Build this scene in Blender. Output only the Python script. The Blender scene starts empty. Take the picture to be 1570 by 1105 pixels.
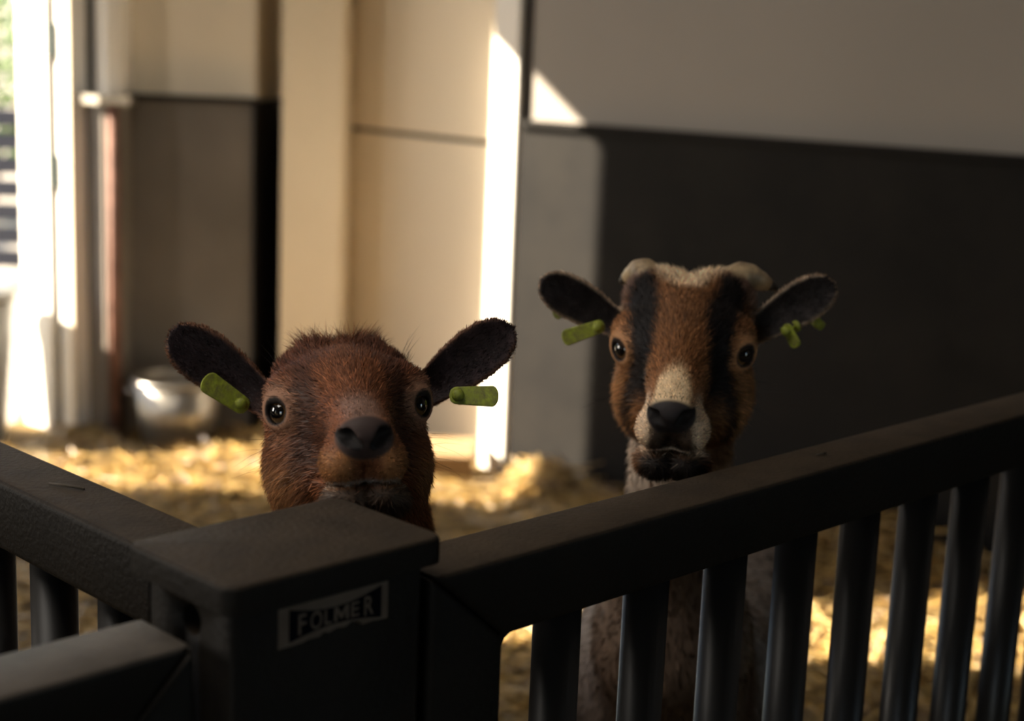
import bpy, bmesh, math, random
import numpy as np
from mathutils import Vector, Matrix, Quaternion

random.seed(7)
rng = np.random.default_rng(11)
SC = bpy.context.scene
COL = SC.collection

# ------------------------------------------------------------------ camera
F_PX, PITCH, ROLL, CAM_Z = 2350.0, math.radians(11.2), math.radians(2.3), 1.30
cam_d = bpy.data.cameras.new('camera')
cam = bpy.data.objects.new('camera', cam_d)
COL.objects.link(cam)
cam_d.sensor_fit = 'HORIZONTAL'
cam_d.sensor_width = 36.0
cam_d.lens = F_PX / 1570.0 * 36.0
cam_d.clip_start = 0.05
_F = Vector((0, math.cos(PITCH), -math.sin(PITCH)))
_R0 = Vector((1, 0, 0)); _U0 = Vector((0, math.sin(PITCH), math.cos(PITCH)))
_R = _R0 * math.cos(ROLL) + _U0 * math.sin(ROLL)
_U = _U0 * math.cos(ROLL) - _R0 * math.sin(ROLL)
cm = Matrix((( _R.x, _U.x, -_F.x, 0), (_R.y, _U.y, -_F.y, 0), (_R.z, _U.z, -_F.z, CAM_Z), (0, 0, 0, 1)))
cam.matrix_world = cm
cam_d.dof.use_dof = True
cam_d.dof.focus_distance = 1.30
cam_d.dof.aperture_fstop = 4.0
cam_d.dof.aperture_blades = 0
SC.camera = cam

# ------------------------------------------------------------------ light
world = bpy.data.worlds.new('world'); SC.world = world
world.use_nodes = True
wn = world.node_tree.nodes; wl = world.node_tree.links
wn.clear()
w_out = wn.new('ShaderNodeOutputWorld'); w_bg = wn.new('ShaderNodeBackground'); w_sky = wn.new('ShaderNodeTexSky')
w_sky.sky_type = 'NISHITA'; w_sky.sun_disc = False
w_sky.sun_elevation = math.radians(32); w_sky.sun_rotation = math.radians(-90)
w_bg.inputs['Strength'].default_value = 0.5
wl.new(w_sky.outputs[0], w_bg.inputs[0]); wl.new(w_bg.outputs[0], w_out.inputs[0])

SUN_DIR = Vector((math.cos(math.radians(32)) * 0.99756, -0.0698 * math.cos(math.radians(32)), -math.sin(math.radians(32))))
sun_d = bpy.data.lights.new('sun', 'SUN'); sun = bpy.data.objects.new('sun', sun_d); COL.objects.link(sun)
sun_d.energy = 42.0; sun_d.angle = math.radians(0.6); sun_d.color = (1.0, 0.86, 0.66)
sun.rotation_euler = SUN_DIR.to_track_quat('-Z', 'Y').to_euler()
sun.location = (-6, 5, 5)

def area(name, loc, target, sx, sy, power, color, portal=False):
    d = bpy.data.lights.new(name, 'AREA'); o = bpy.data.objects.new(name, d); COL.objects.link(o)
    d.shape = 'RECTANGLE'; d.size = sx; d.size_y = sy; d.energy = power; d.color = color
    o.location = loc
    o.rotation_euler = (Vector(target) - Vector(loc)).to_track_quat('-Z', 'Y').to_euler()
    if portal: d.cycles.is_portal = True
    return o
# added ceiling fill for goats and rail tops (frames are built with the ceiling)
area('fill_light_aisle', (-1.25, 0.75, 3.02), (-1.0, 0.85, 0), 1.1, 1.6, 28, (1.0, 0.92, 0.82))
# added fill for the goats' faces, in a made-up doorway behind the visitor
area('front_fill_light', (-1.3, -2.42, 1.08), (-0.3, 1.3, 1.0), 1.15, 2.0, 4, (1.0, 0.90, 0.78))
# added light on the goats from the left, before a made-up window
area('left_fill_light', (-4.07, 1.87, 1.75), (-0.1, 1.3, 1.0), 1.5, 1.1, 88, (1.0, 0.90, 0.78))
area('rim_light_pen', (-0.9, 3.3, 3.02), (-0.9, 3.3, 0), 1.0, 1.2, 5, (1.0, 0.92, 0.82))  # added ceiling light for rims on horns, ears and backs
area('portal_door', (-2.02, 4.66, 1.25), (-1.2, 5.3, 1.25), 1.1, 2.5, 1, (1, 1, 1), True)
area('portal_window', (-2.90, 3.53, 2.25), (-2.2, 4.3, 2.25), 0.55, 1.05, 1, (1, 1, 1), True)

SC.view_settings.view_transform = 'Standard'
SC.view_settings.look = 'None'
SC.view_settings.gamma = 1.0
SC.view_settings.use_curve_mapping = False
SC.view_settings.exposure = 0.0
SC.cycles.use_denoising = True
SC.cycles.max_bounces = 10
SC.cycles.diffuse_bounces = 6
SC.cycles.sample_clamp_indirect = 6.0

# ------------------------------------------------------------------ helpers
def tag(o, label=None, cat=None, group=None, kind=None):
    if label: o['label'] = label
    if cat: o['category'] = cat
    if group: o['group'] = group
    if kind: o['kind'] = kind
    return o

def mesh_obj(name, me, mat, parent=None, smooth=False):
    o = bpy.data.objects.new(name, me); COL.objects.link(o)
    if mat is not None:
        me.materials.clear(); me.materials.append(mat)
    if parent is not None: o.parent = parent
    if smooth:
        me.polygons.foreach_set('use_smooth', [True] * len(me.polygons))
    return o

def bm_obj(name, bm, mat, parent=None, smooth=False):
    bmesh.ops.recalc_face_normals(bm, faces=bm.faces[:])
    me = bpy.data.meshes.new(name); bm.to_mesh(me); bm.free()
    return mesh_obj(name, me, mat, parent, smooth)

def empty(name, loc=(0, 0, 0)):
    o = bpy.data.objects.new(name, None); COL.objects.link(o); o.location = loc
    o.empty_display_size = 0.05
    return o

def bevel_all(bm, w, seg=2, vertical_only=False):
    ed = bm.edges[:]
    if vertical_only:
        ed = [e for e in ed if abs((e.verts[0].co - e.verts[1].co).normalized().z) > 0.9]
    bmesh.ops.bevel(bm, geom=ed, offset=w, segments=seg, profile=0.5, affect='EDGES', clamp_overlap=True)

def prism(poly, z0, z1):
    """vertical prism over a 2d polygon"""
    bm = bmesh.new()
    a = [bm.verts.new((x, y, z0)) for x, y in poly]; b = [bm.verts.new((x, y, z1)) for x, y in poly]
    n = len(poly)
    bm.faces.new(a[::-1]); bm.faces.new(b)
    for i in range(n):
        bm.faces.new((a[i], a[(i + 1) % n], b[(i + 1) % n], b[i]))
    return bm

def slab(p0, p1, t, z0, z1):
    """wall slab: p0->p1 is the room face, thickness t away to the left of p0->p1"""
    p0 = Vector(p0); p1 = Vector(p1); d = (p1 - p0).normalized(); n = Vector((-d.y, d.x))
    return prism([p0[:], p1[:], (p1 + n * t)[:], (p0 + n * t)[:]], z0, z1)

def box(lo, hi, bevel=0, seg=2):
    bm = prism([(lo[0], lo[1]), (hi[0], lo[1]), (hi[0], hi[1]), (lo[0], hi[1])], lo[2], hi[2])
    if bevel: bmesh.ops.recalc_face_normals(bm, faces=bm.faces[:]); bevel_all(bm, bevel, seg)
    return bm

def lathe(profile, seg=32, center=(0, 0)):
    bm = bmesh.new(); rings = []
    for r, z in profile:
        rings.append([bm.verts.new((center[0] + r * math.cos(2 * math.pi * k / seg), center[1] + r * math.sin(2 * math.pi * k / seg), z)) for k in range(seg)])
    for a, b in zip(rings, rings[1:]):
        for k in range(seg):
            bm.faces.new((a[k], a[(k + 1) % seg], b[(k + 1) % seg], b[k]))
    bm.faces.new(rings[0][::-1]); bm.faces.new(rings[-1])
    return bm

def tube(pts, r, seg=10, taper=None):
    bm = bmesh.new(); rings = []
    pts = [Vector(p) for p in pts]
    for i, p in enumerate(pts):
        t = (pts[min(i + 1, len(pts) - 1)] - pts[max(i - 1, 0)]).normalized()
        a = t.orthogonal().normalized() if i == 0 else (a - t * a.dot(t)).normalized()
        b = t.cross(a)
        rr = r if taper is None else taper[i]
        rings.append([bm.verts.new(p + (a * math.cos(2 * math.pi * k / seg) + b * math.sin(2 * math.pi * k / seg)) * rr) for k in range(seg)])
    for A, B in zip(rings, rings[1:]):
        for k in range(seg):
            bm.faces.new((A[k], A[(k + 1) % seg], B[(k + 1) % seg], B[k]))
    bm.faces.new(rings[0][::-1]); bm.faces.new(rings[-1])
    return bm

# ------------------------------------------------------------------ materials
def mat(name, color, rough=0.6, spec=0.4, metallic=0.0, var=0.0, var_scale=6.0, bump=0.0, bump_scale=60.0, dust=None, dust_scale=3.0, stretch=None, coat=0.0):
    m = bpy.data.materials.new(name); m.use_nodes = True
    nt = m.node_tree; b = nt.nodes['Principled BSDF']
    b.inputs['Base Color'].default_value = (*color, 1); b.inputs['Roughness'].default_value = rough
    b.inputs['Specular IOR Level'].default_value = spec; b.inputs['Metallic'].default_value = metallic
    b.inputs['Coat Weight'].default_value = coat
    tc = nt.nodes.new('ShaderNodeTexCoord'); src = tc.outputs['Object']
    if stretch:
        mp = nt.nodes.new('ShaderNodeMapping'); mp.inputs['Scale'].default_value = stretch
        nt.links.new(src, mp.inputs[0]); src = mp.outputs[0]
    col = None
    if var > 0:
        n = nt.nodes.new('ShaderNodeTexNoise'); n.inputs['Scale'].default_value = var_scale; n.inputs['Detail'].default_value = 6
        nt.links.new(src, n.inputs['Vector'])
        cr = nt.nodes.new('ShaderNodeValToRGB')
        cr.color_ramp.elements[0].position = 0.3; cr.color_ramp.elements[1].position = 0.7
        cr.color_ramp.elements[0].color = (*[c * (1 - var) for c in color], 1)
        cr.color_ramp.elements[1].color = (*[min(1, c * (1 + var)) for c in color], 1)
        nt.links.new(n.outputs['Fac'], cr.inputs[0]); col = cr.outputs[0]
    if dust:
        n = nt.nodes.new('ShaderNodeTexNoise'); n.inputs['Scale'].default_value = dust_scale; n.inputs['Detail'].default_value = 8
        n.inputs['Roughness'].default_value = 0.7
        nt.links.new(src, n.inputs['Vector'])
        cr = nt.nodes.new('ShaderNodeValToRGB'); cr.color_ramp.elements[0].position = 0.42; cr.color_ramp.elements[1].position = 0.72
        nt.links.new(n.outputs['Fac'], cr.inputs[0])
        mx = nt.nodes.new('ShaderNodeMix'); mx.data_type = 'RGBA'
        nt.links.new(cr.outputs[0], mx.inputs[0])
        if col is not None: nt.links.new(col, mx.inputs[6])
        else: mx.inputs[6].default_value = (*color, 1)
        mx.inputs[7].default_value = (*dust, 1); col = mx.outputs[2]
    if col is not None: nt.links.new(col, b.inputs['Base Color'])
    if bump > 0:
        n = nt.nodes.new('ShaderNodeTexNoise'); n.inputs['Scale'].default_value = bump_scale; n.inputs['Detail'].default_value = 5
        nt.links.new(src, n.inputs['Vector'])
        bp = nt.nodes.new('ShaderNodeBump'); bp.inputs['Strength'].default_value = bump; bp.inputs['Distance'].default_value = 0.002
        nt.links.new(n.outputs['Fac'], bp.inputs['Height']); nt.links.new(bp.outputs[0], b.inputs['Normal'])
    return m

def attr_mat(name, rough=0.6, spec=0.3, sheen=0.0, attr='Col', trans=0.0):
    m = bpy.data.materials.new(name); m.use_nodes = True
    nt = m.node_tree; b = nt.nodes['Principled BSDF']
    a = nt.nodes.new('ShaderNodeAttribute'); a.attribute_name = attr
    nt.links.new(a.outputs['Color'], b.inputs['Base Color'])
    b.inputs['Roughness'].default_value = rough; b.inputs['Specular IOR Level'].default_value = spec
    b.inputs['Sheen Weight'].default_value = sheen
    if trans > 0:
        tr = nt.nodes.new('ShaderNodeBsdfTranslucent'); nt.links.new(a.outputs['Color'], tr.inputs[0])
        mx = nt.nodes.new('ShaderNodeMixShader'); mx.inputs[0].default_value = trans
        nt.links.new(b.outputs[0], mx.inputs[1]); nt.links.new(tr.outputs[0], mx.inputs[2])
        nt.links.new(mx.outputs[0], nt.nodes['Material Output'].inputs[0])
    return m

M = {}
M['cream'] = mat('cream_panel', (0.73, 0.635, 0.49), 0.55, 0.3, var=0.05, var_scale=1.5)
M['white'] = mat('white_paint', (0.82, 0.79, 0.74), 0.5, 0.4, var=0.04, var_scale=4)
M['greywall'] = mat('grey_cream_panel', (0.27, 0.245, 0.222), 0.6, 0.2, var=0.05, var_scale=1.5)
M['liner'] = mat('dark_liner_board', (0.0085, 0.0078, 0.0075), 0.7, 0.12, var=0.25, var_scale=3, dust=(0.0135, 0.012, 0.0105), dust_scale=5)
M['liner_lit'] = mat('lit_liner_board', (0.14, 0.122, 0.104), 0.6, 0.3, var=0.2, var_scale=3)  # dark liner lightened: the stronger light near the door put into its colour
M['black'] = mat('black_rubber', (0.012, 0.011, 0.011), 0.7, 0.2)
M['rust'] = mat('rusty_pipe', (0.17, 0.088, 0.066), 0.7, 0.2, var=0.3, var_scale=20)
M['gap'] = mat('dark_joint', (0.03, 0.026, 0.022), 0.8, 0.1)
M['hinge'] = mat('dark_green_steel', (0.03, 0.045, 0.04), 0.5, 0.4)
M['concrete'] = mat('straw_dust_floor', (0.17, 0.115, 0.05), 0.9, 0.1, var=0.35, var_scale=9, bump=0.6, bump_scale=40)
M['ceil'] = mat('barn_ceiling', (0.20, 0.18, 0.155), 0.7, 0.2)
M['plain'] = mat('barn_wall_dark', (0.10, 0.09, 0.08), 0.8, 0.2)
M['ground'] = mat('yard_ground', (0.30, 0.27, 0.23), 0.9, 0.1, var=0.2)
M['steel'] = mat('painted_steel', (0.0085, 0.0075, 0.0065), 0.6, 0.15, var=0.25, var_scale=12, bump=0.5, bump_scale=200, dust=(0.013, 0.0105, 0.008), dust_scale=7)
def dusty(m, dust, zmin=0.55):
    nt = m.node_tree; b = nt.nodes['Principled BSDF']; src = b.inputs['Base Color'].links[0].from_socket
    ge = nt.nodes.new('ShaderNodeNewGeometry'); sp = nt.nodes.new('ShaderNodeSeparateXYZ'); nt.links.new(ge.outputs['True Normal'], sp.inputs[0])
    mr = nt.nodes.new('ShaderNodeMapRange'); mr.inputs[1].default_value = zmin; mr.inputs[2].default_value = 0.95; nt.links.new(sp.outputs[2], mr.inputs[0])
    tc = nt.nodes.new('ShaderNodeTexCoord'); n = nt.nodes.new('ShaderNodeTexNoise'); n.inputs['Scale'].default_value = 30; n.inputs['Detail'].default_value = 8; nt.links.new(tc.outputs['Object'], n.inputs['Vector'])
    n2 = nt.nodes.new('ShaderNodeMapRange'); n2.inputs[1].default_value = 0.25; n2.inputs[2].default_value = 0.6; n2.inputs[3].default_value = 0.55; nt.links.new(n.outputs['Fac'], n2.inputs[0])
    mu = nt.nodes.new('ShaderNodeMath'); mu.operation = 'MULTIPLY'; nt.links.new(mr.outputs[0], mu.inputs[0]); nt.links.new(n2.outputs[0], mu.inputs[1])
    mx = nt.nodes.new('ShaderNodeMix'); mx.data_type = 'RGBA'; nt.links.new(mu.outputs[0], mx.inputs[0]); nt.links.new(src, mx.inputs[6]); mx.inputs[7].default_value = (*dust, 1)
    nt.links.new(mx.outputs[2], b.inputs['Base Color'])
M['steel_lit'] = mat('painted_steel_lit', (0.0085, 0.0075, 0.0065), 0.55, 0.2, var=0.25, var_scale=12, bump=0.3, bump_scale=200)
dusty(M['steel_lit'], (0.105, 0.088, 0.072))  # dust tone raised on the front gate to stand for light from the left
dusty(M['steel'], (0.050, 0.036, 0.024))
M['bar'] = mat('bar_steel', (0.017, 0.016, 0.0155), 0.40, 0.35, var=0.25, var_scale=25, stretch=(1, 1, 0.12))
M['galv'] = mat('galvanised_steel', (0.36, 0.34, 0.31), 0.38, 0.5, metallic=0.9, var=0.15, var_scale=14)
M['wood'] = mat('old_wood', (0.26, 0.17, 0.09), 0.75, 0.2, var=0.3, var_scale=8, stretch=(0.6, 6, 6))
M['binplastic'] = mat('grey_bin_plastic', (0.30, 0.31, 0.30), 0.55, 0.4, var=0.08)
M['fence_dark'] = mat('dark_slats', (0.035, 0.037, 0.05), 0.5, 0.4)
M['stickershaded'] = mat('sticker_white_shaded', (0.12, 0.098, 0.080), 0.6, 0.1, var=0.15, var_scale=60)  # white print darkened, shade of the post front put into its colour
M['stickerblue'] = mat('sticker_dark_blue', (0.0022, 0.0024, 0.005), 0.7, 0.05)
M['straw'] = attr_mat('straw_stalks', 0.28, 0.6, trans=0.2)
M['stalk'] = mat('dry_stalk', (0.07, 0.055, 0.038), 0.6, 0.3)
M['skin'] = attr_mat('goat_skin', 0.62, 0.25)
M['fur'] = attr_mat('goat_fur', 0.5, 0.3, trans=0.25)
M['tag'] = mat('green_tag_plastic', (0.31, 0.36, 0.035), 0.5, 0.35, var=0.25, var_scale=120, bump=0.3, bump_scale=500, dust=(0.15, 0.135, 0.055), dust_scale=170)
M['leaf'] = attr_mat('hedge_leaves', 0.5, 0.3, trans=0.3)
M['fillframe'] = mat('fill_frame_paint', (0.5, 0.5, 0.48), 0.4, 0.4)  # for the frames and pane added round the fill lights

# ------------------------------------------------------------------ room
WD = Vector((0.789, -0.616)).normalized()          # right wall runs this way (towards the viewer)
WN = Vector((-WD.y, WD.x))                         # away from the room
LD = Vector((-0.616, -0.789)).normalized()         # left wall runs this way (towards the viewer)
A0 = Vector((-1.75, 5.0))
R0p = Vector((0.257, 4.554))                       # a point on the right wall

def structure(name, bm, m, parent=None):
    o = bm_obj(name, bm, m, parent)
    if parent is None: o['kind'] = 'structure'
    return o

ZC = 3.1
roof_poly = [(-1.9, 5.35), (-1.2, 6.2), (0.2, 6.2), (8.0, -0.9), (8.0, -2.6), (-7.6, -2.6), (-7.3, -2.1)]
structure('floor', prism([(-1.70, 5.12), (-1.9, 6.2), (1.2, 6.2), (8.0, 0.2), (8.0, -2.6), (-7.8, -2.6), (-7.8, -2.4)], -0.08, 0.0), M['concrete'])
structure('ceiling', prism(roof_poly, ZC, ZC + 0.12), M['ceil'])
structure('yard_ground', prism([(-30, -12), (-7.9, -12), (-1.7, 5.2), (-1.9, 6.3), (-1.9, 40), (-30, 40)], -0.10, -0.02), M['ground'])

def lpt(a): return A0 + LD * a
# unseen left wall; door opening and high window shaped to throw the sun patches
wl_root = empty('wall_left', (A0.x, A0.y, 0)); wl_root['kind'] = 'structure'
def wl(a0, a1, z0, z1, name='wall_panel', m=None, t=0.12):
    p, q = lpt(a0), lpt(a1)
    o = bm_obj(name, slab(q, p, t, z0, z1), m or M['plain'], wl_root)
    o.matrix_parent_inverse = Matrix.Translation((-A0.x, -A0.y, 0))
    return o
wl(-0.20, 1.57, 2.53, ZC)
wl(0.462, 0.95, 1.52, 2.53)  # unseen blocker that narrows the upper part of the sunbeam
wl(0.893, 1.57, 0.0, 1.52)
wl(0.95, 1.57, 1.52, 2.53)
wl(1.57, 2.08, 0.0, 1.78)
wl(1.57, 2.08, 2.75, ZC)
wl(2.08, 9.0, 0.0, ZC)
# window frame round the high opening
def wl_bar(a0, a1, z0, z1): return wl(a0, a1, z0, z1, 'window_frame', M['white'], 0.06)
wl_bar(1.57, 1.60, 1.78, 2.75); wl_bar(2.05, 2.08, 1.78, 2.75); wl_bar(1.60, 2.05, 1.78, 1.82); wl_bar(1.60, 2.05, 2.71, 2.75)

# made-up frosted window round the added left light; solid wall behind
for a0, a1, z0, z1 in ((3.1, 4.7, 1.15, 1.19), (3.1, 4.7, 2.31, 2.35), (3.1, 3.14, 1.19, 2.31), (4.66, 4.7, 1.19, 2.31), (3.88, 3.92, 1.19, 2.31)):
    p, q = lpt(a0), lpt(a1); nn = Vector((-(p - q).y, (p - q).x)).normalized()
    o = bm_obj('window_frame', slab(q - nn * 0.04, p - nn * 0.04, 0.04, z0, z1), M['white'], wl_root); o.matrix_parent_inverse = Matrix.Translation((-A0.x, -A0.y, 0))
p, q = lpt(3.14), lpt(4.66); nn = Vector((-(p - q).y, (p - q).x)).normalized()
o = bm_obj('added_pane', slab(q - nn * 0.012, p - nn * 0.012, 0.01, 1.19, 2.31), M['fillframe'], wl_root); o.matrix_parent_inverse = Matrix.Translation((-A0.x, -A0.y, 0))
wf = empty('wall_front', (0, -2.5, 0)); wf['kind'] = 'structure'
for p, q, z0 in (((8.0, -2.5), (-0.7, -2.5), 0), ((-1.9, -2.5), (-7.6, -2.5), 0), ((-0.7, -2.5), (-1.9, -2.5), 2.1)):  # opening made up for the added front light
    o = bm_obj('wall_panel', slab(p, q, 0.12, z0, ZC), M['plain'], wf); o.matrix_parent_inverse = Matrix.Translation((0, 2.5, 0))
rw0 = R0p - WD * 0.323; rw1 = R0p + WD * 8.6
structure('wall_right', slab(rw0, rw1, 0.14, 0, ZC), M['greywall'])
# dark lining board along the right wall and its capping strip
LT = 0.022
structure('trim_1', slab(R0p - WD * 0.31 - WN * LT, rw1 - WN * LT, LT, 0.0, 1.095), M['liner'])
structure('trim_2', slab(R0p - WD * 0.31 - WN * (LT + 0.018), rw1 - WN * (LT + 0.018), LT + 0.018, 1.0952, 1.113), M['liner'])
# thin dark joint where the right wall meets the post
structure('trim_3', slab(R0p - WD * 0.325 - WN * 0.006, R0p - WD * 0.298 - WN * 0.006, 0.006, 1.115, ZC), M['gap'])

# white post at the end of the right wall
pc = R0p - WD * 0.372
bm = prism([(pc + WD * a + WN * b)[:] for a, b in ((-0.052, -0.030), (0.048, -0.030), (0.048, 0.16), (-0.052, 0.16))], 0, ZC)
bmesh.ops.recalc_face_normals(bm, faces=bm.faces[:]); bevel_all(bm, 0.006, 2, True)
o = structure('trim_4', bm, M['white'])

# middle wall of two stacked cream panels with a recessed joint
mid_l, mid_r = Vector((-0.615, 5.50)), Vector((-0.085, 4.86))
mr = empty('wall_middle', (mid_l.x, mid_l.y, 0)); mr['kind'] = 'structure'
def child_world(o, root):
    o.parent = root; o.matrix_parent_inverse = Matrix.Translation(-Vector(root.location)); return o
for z0, z1 in ((0, 1.022), (1.036, ZC)):
    bm = slab(mid_l, mid_r, 0.10, z0, z1); bmesh.ops.recalc_face_normals(bm, faces=bm.faces[:]); bevel_all(bm, 0.004, 1)
    child_world(bm_obj('panel', bm, M['cream']), mr)
md = (mid_r - mid_l).normalized(); mn = Vector((-md.y, md.x))
child_world(bm_obj('joint_strip', slab(mid_l + mn * 0.012, mid_r + mn * 0.012, 0.05, 1.0221, 1.0359), M['gap']), mr)

# cream column left of it, recess, back wall behind the low lining wall
bm = prism([(-0.795, 5.12), (-0.60, 5.20), (-0.60, 5.75), (-0.795, 5.75)], 0, ZC)
bmesh.ops.recalc_face_normals(bm, faces=bm.faces[:]); bevel_all(bm, 0.008, 2, True)
structure('trim_5', bm, M['cream'])
structure('wall_cavity', slab((-1.56, 5.17), (-1.56, 5.79), 0.08, 0, ZC), M['plain'])  # unseen wall added to keep the sun out of the recess
structure('wall_back', slab((-1.64, 5.80), (-0.4, 5.80), 0.12, 0, ZC), M['cream'])
structure('trim_6', slab((-0.885, 5.76), (-0.80, 5.76), 0.03, 0, 1.12), M['black'])
# upper cream wall over the lining, set back
structure('wall_alcove', slab((-1.36, 5.17), (-0.885, 5.17), 0.5, 1.13, ZC), M['cream'])
structure('trim_7', slab((-1.31, 5.11), (-0.885, 5.13), 0.06, 0.0, 1.115), M['liner_lit'])
structure('trim_8', slab((-1.33, 5.085), (-0.885, 5.10), 0.09, 1.1155, 1.132), M['black'])
structure('trim_9', slab((-0.884, 5.12), (-0.880, 5.75), 0.004, 0.0, 1.12), M['black'])
# corner pillar of the alcove: lined below, white above, with a capping plate and a rusty pipe
structure('trim_10', prism([(-1.425, 5.02), (-1.335, 4.95), (-1.29, 5.00), (-1.29, 5.12), (-1.40, 5.15)], 0, 1.10), M['liner_lit'])
structure('trim_11', prism([(-1.47, 5.02), (-1.34, 4.90), (-1.26, 4.98), (-1.27, 5.10), (-1.42, 5.15)], 1.1005, 1.128), M['galv'])
structure('trim_12', prism([(-1.385, 5.03), (-1.335, 4.985), (-1.30, 5.02), (-1.30, 5.168), (-1.37, 5.168)], 1.1285, ZC), M['white'])
o = tube([(-1.305, 4.945, 0.0), (-1.305, 4.945, 1.10)], 0.019, 16)
pipe = bm_obj('pipe', o, M['rust'], None, True)
tag(pipe, 'slim rusty brown vertical pipe on the corner of the dark alcove wall', 'pipe')

# door frame posts catching the sun
def board(name, p, q, t, z0, z1, m, bev=0.005):
    bm = slab(p, q, t, z0, z1); bmesh.ops.recalc_face_normals(bm, faces=bm.faces[:]); bevel_all(bm, bev, 1)
    return bm_obj(name, bm, m)
dr = empty('door_1', (-1.6, 5.05, 0)); dr['kind'] = 'structure'
child_world(board('jamb', (-1.665, 5.115), (-1.535, 5.01), 0.07, 0, 2.528, M['white']), dr)
child_world(board('jamb', (-1.508, 5.015), (-1.448, 4.965), 0.07, 0, 2.528, M['white']), dr)
child_world(board('jamb_side', (-1.447, 4.965), (-1.418, 5.01), 0.02, 0, 2.528, M['cream'], 0.002), dr)
child_world(board('gap_strip', (-1.534, 5.045), (-1.509, 5.028), 0.03, 0, 2.528, M['gap'], 0.001), dr)
for z in (1.24, 0.82):
    child_world(board('hinge', (-1.537, 5.013), (-1.506, 5.000), 0.02, z, z + 0.11, M['hinge'], 0.002), dr)

# frames dressing the added ceiling fill lights
for cx, cy, sx, sy in ((-1.25, 0.75, 1.1, 1.6), (-0.9, 3.3, 1.0, 1.2)):
    rl = empty('fill_light_frame', (cx, cy, 3.06))
    tag(rl, 'pale frame of the added fill light over the ' + ('aisle' if cy < 2 else 'pen'), 'roof light')
    for lo, hi in (((-sx/2 - .05, -sy/2 - .05), (sx/2 + .05, -sy/2)), ((-sx/2 - .05, sy/2), (sx/2 + .05, sy/2 + .05)), ((-sx/2 - .05, -sy/2), (-sx/2, sy/2)), ((sx/2, -sy/2), (sx/2 + .05, sy/2))):
        bm_obj('frame_bar', box((lo[0], lo[1], 0.0), (hi[0], hi[1], 0.04)), M['fillframe'], rl)

# ------------------------------------------------------------------ fence
UA = Vector((0.70711, 0.70711, 0)); VA = Vector((-0.70711, 0.70711, 0))
def uv(u, v, z): return UA * u + VA * v + Vector((0, 0, z))
def uv_map(bm):
    for w in bm.verts: w.co = uv(w.co.x, w.co.y, w.co.z)
    return bm
RT, RB = 0.94, 0.879          # rail top / underside
def finish(bm, name, root, m, smooth=False):
    o = bm_obj(name, bm, m, None, smooth)
    child_world(o, root)
    if smooth is False:
        for p in o.data.polygons: p.use_smooth = True
        try: o.data.set_sharp_from_angle(angle=math.radians(50))
        except Exception: pass
    return o

bar_mesh = None
def bar_at(root, u, v, z0, z1, r=0.0195):
    global bar_mesh
    if bar_mesh is None:
        bar_mesh = bpy.data.meshes.new('bar')
        bm = bmesh.new()
        bmesh.ops.create_cone(bm, cap_ends=True, segments=24, radius1=r, radius2=r, depth=1.0)
        bm.to_mesh(bar_mesh); bm.free()
        bar_mesh.materials.append(M['bar'])
        for p in bar_mesh.polygons: p.use_smooth = len(p.vertices) == 4
    o = bpy.data.objects.new('bar', bar_mesh); COL.objects.link(o); o.parent = root
    P = uv(u, v, (z0 + z1) / 2); o.location = P - Vector(root.location); o.scale = (1, 1, z1 - z0)
    return o

# right gate
RG = empty('pen_gate', uv(1.4, 0.7885, 0)[:])
tag(RG, 'dark steel barred gate right of the corner post, in front of the goat with horns', 'gate')
def right_frame():
    v0, v1 = 0.757, 0.820; u0, u1 = 0.689, 2.35; h = RT - RB; g = 0.0007
    def poly(P, name, bev=0.005):
        bm = bmesh.new()
        lo = [bm.verts.new((a, v0, b)) for a, b in P]; hi = [bm.verts.new((a, v1, b)) for a, b in P]
        bm.faces.new(lo); bm.faces.new(hi[::-1])
        n = len(P)
        for i in range(n): bm.faces.new((lo[i], lo[(i + 1) % n], hi[(i + 1) % n], hi[i]))
        bmesh.ops.recalc_face_normals(bm, faces=bm.faces[:]); bevel_all(bm, bev, 3); uv_map(bm)
        return finish(bm, name, RG, M['steel'])
    poly([(u0 + g, RT), (u1, RT), (u1, RB), (u0 + 0.072 + g, RB)], 'top_rail')
    poly([(u0, RT - 0.001), (u0 + 0.072, RB - g), (u0 + 0.072, 0.10), (u0, 0.10)], 'stile')
    poly([(u0 + 0.0725, 0.16), (u1 - 0.0605, 0.16), (u1 - 0.0605, 0.10), (u0 + 0.0725, 0.10)], 'bottom_rail')
    poly([(u1 - 0.06, RB - g), (u1, RB - g), (u1, 0.10), (u1 - 0.06, 0.10)], 'stile')
    # weld fillet in the inner corner
    bm = bmesh.new(); uu = u0 + 0.0715
    P = [(uu, RB + 0.001), (uu + 0.014, RB + 0.001), (uu + 0.005, RB - 0.004), (uu, RB - 0.013)]
    lo = [bm.verts.new((a, 0.762, b)) for a, b in P]; hi = [bm.verts.new((a, 0.815, b)) for a, b in P]
    bm.faces.new(lo); bm.faces.new(hi[::-1])
    for i in range(4): bm.faces.new((lo[i], lo[(i + 1) % 4], hi[(i + 1) % 4], hi[i]))
    uv_map(bm); finish(bm, 'weld_bead', RG, M['steel'])
    for k in range(13):
        bar_at(RG, 0.851 + 0.109 * k, 0.7885, 0.155, RB + 0.002)
right_frame()

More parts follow.
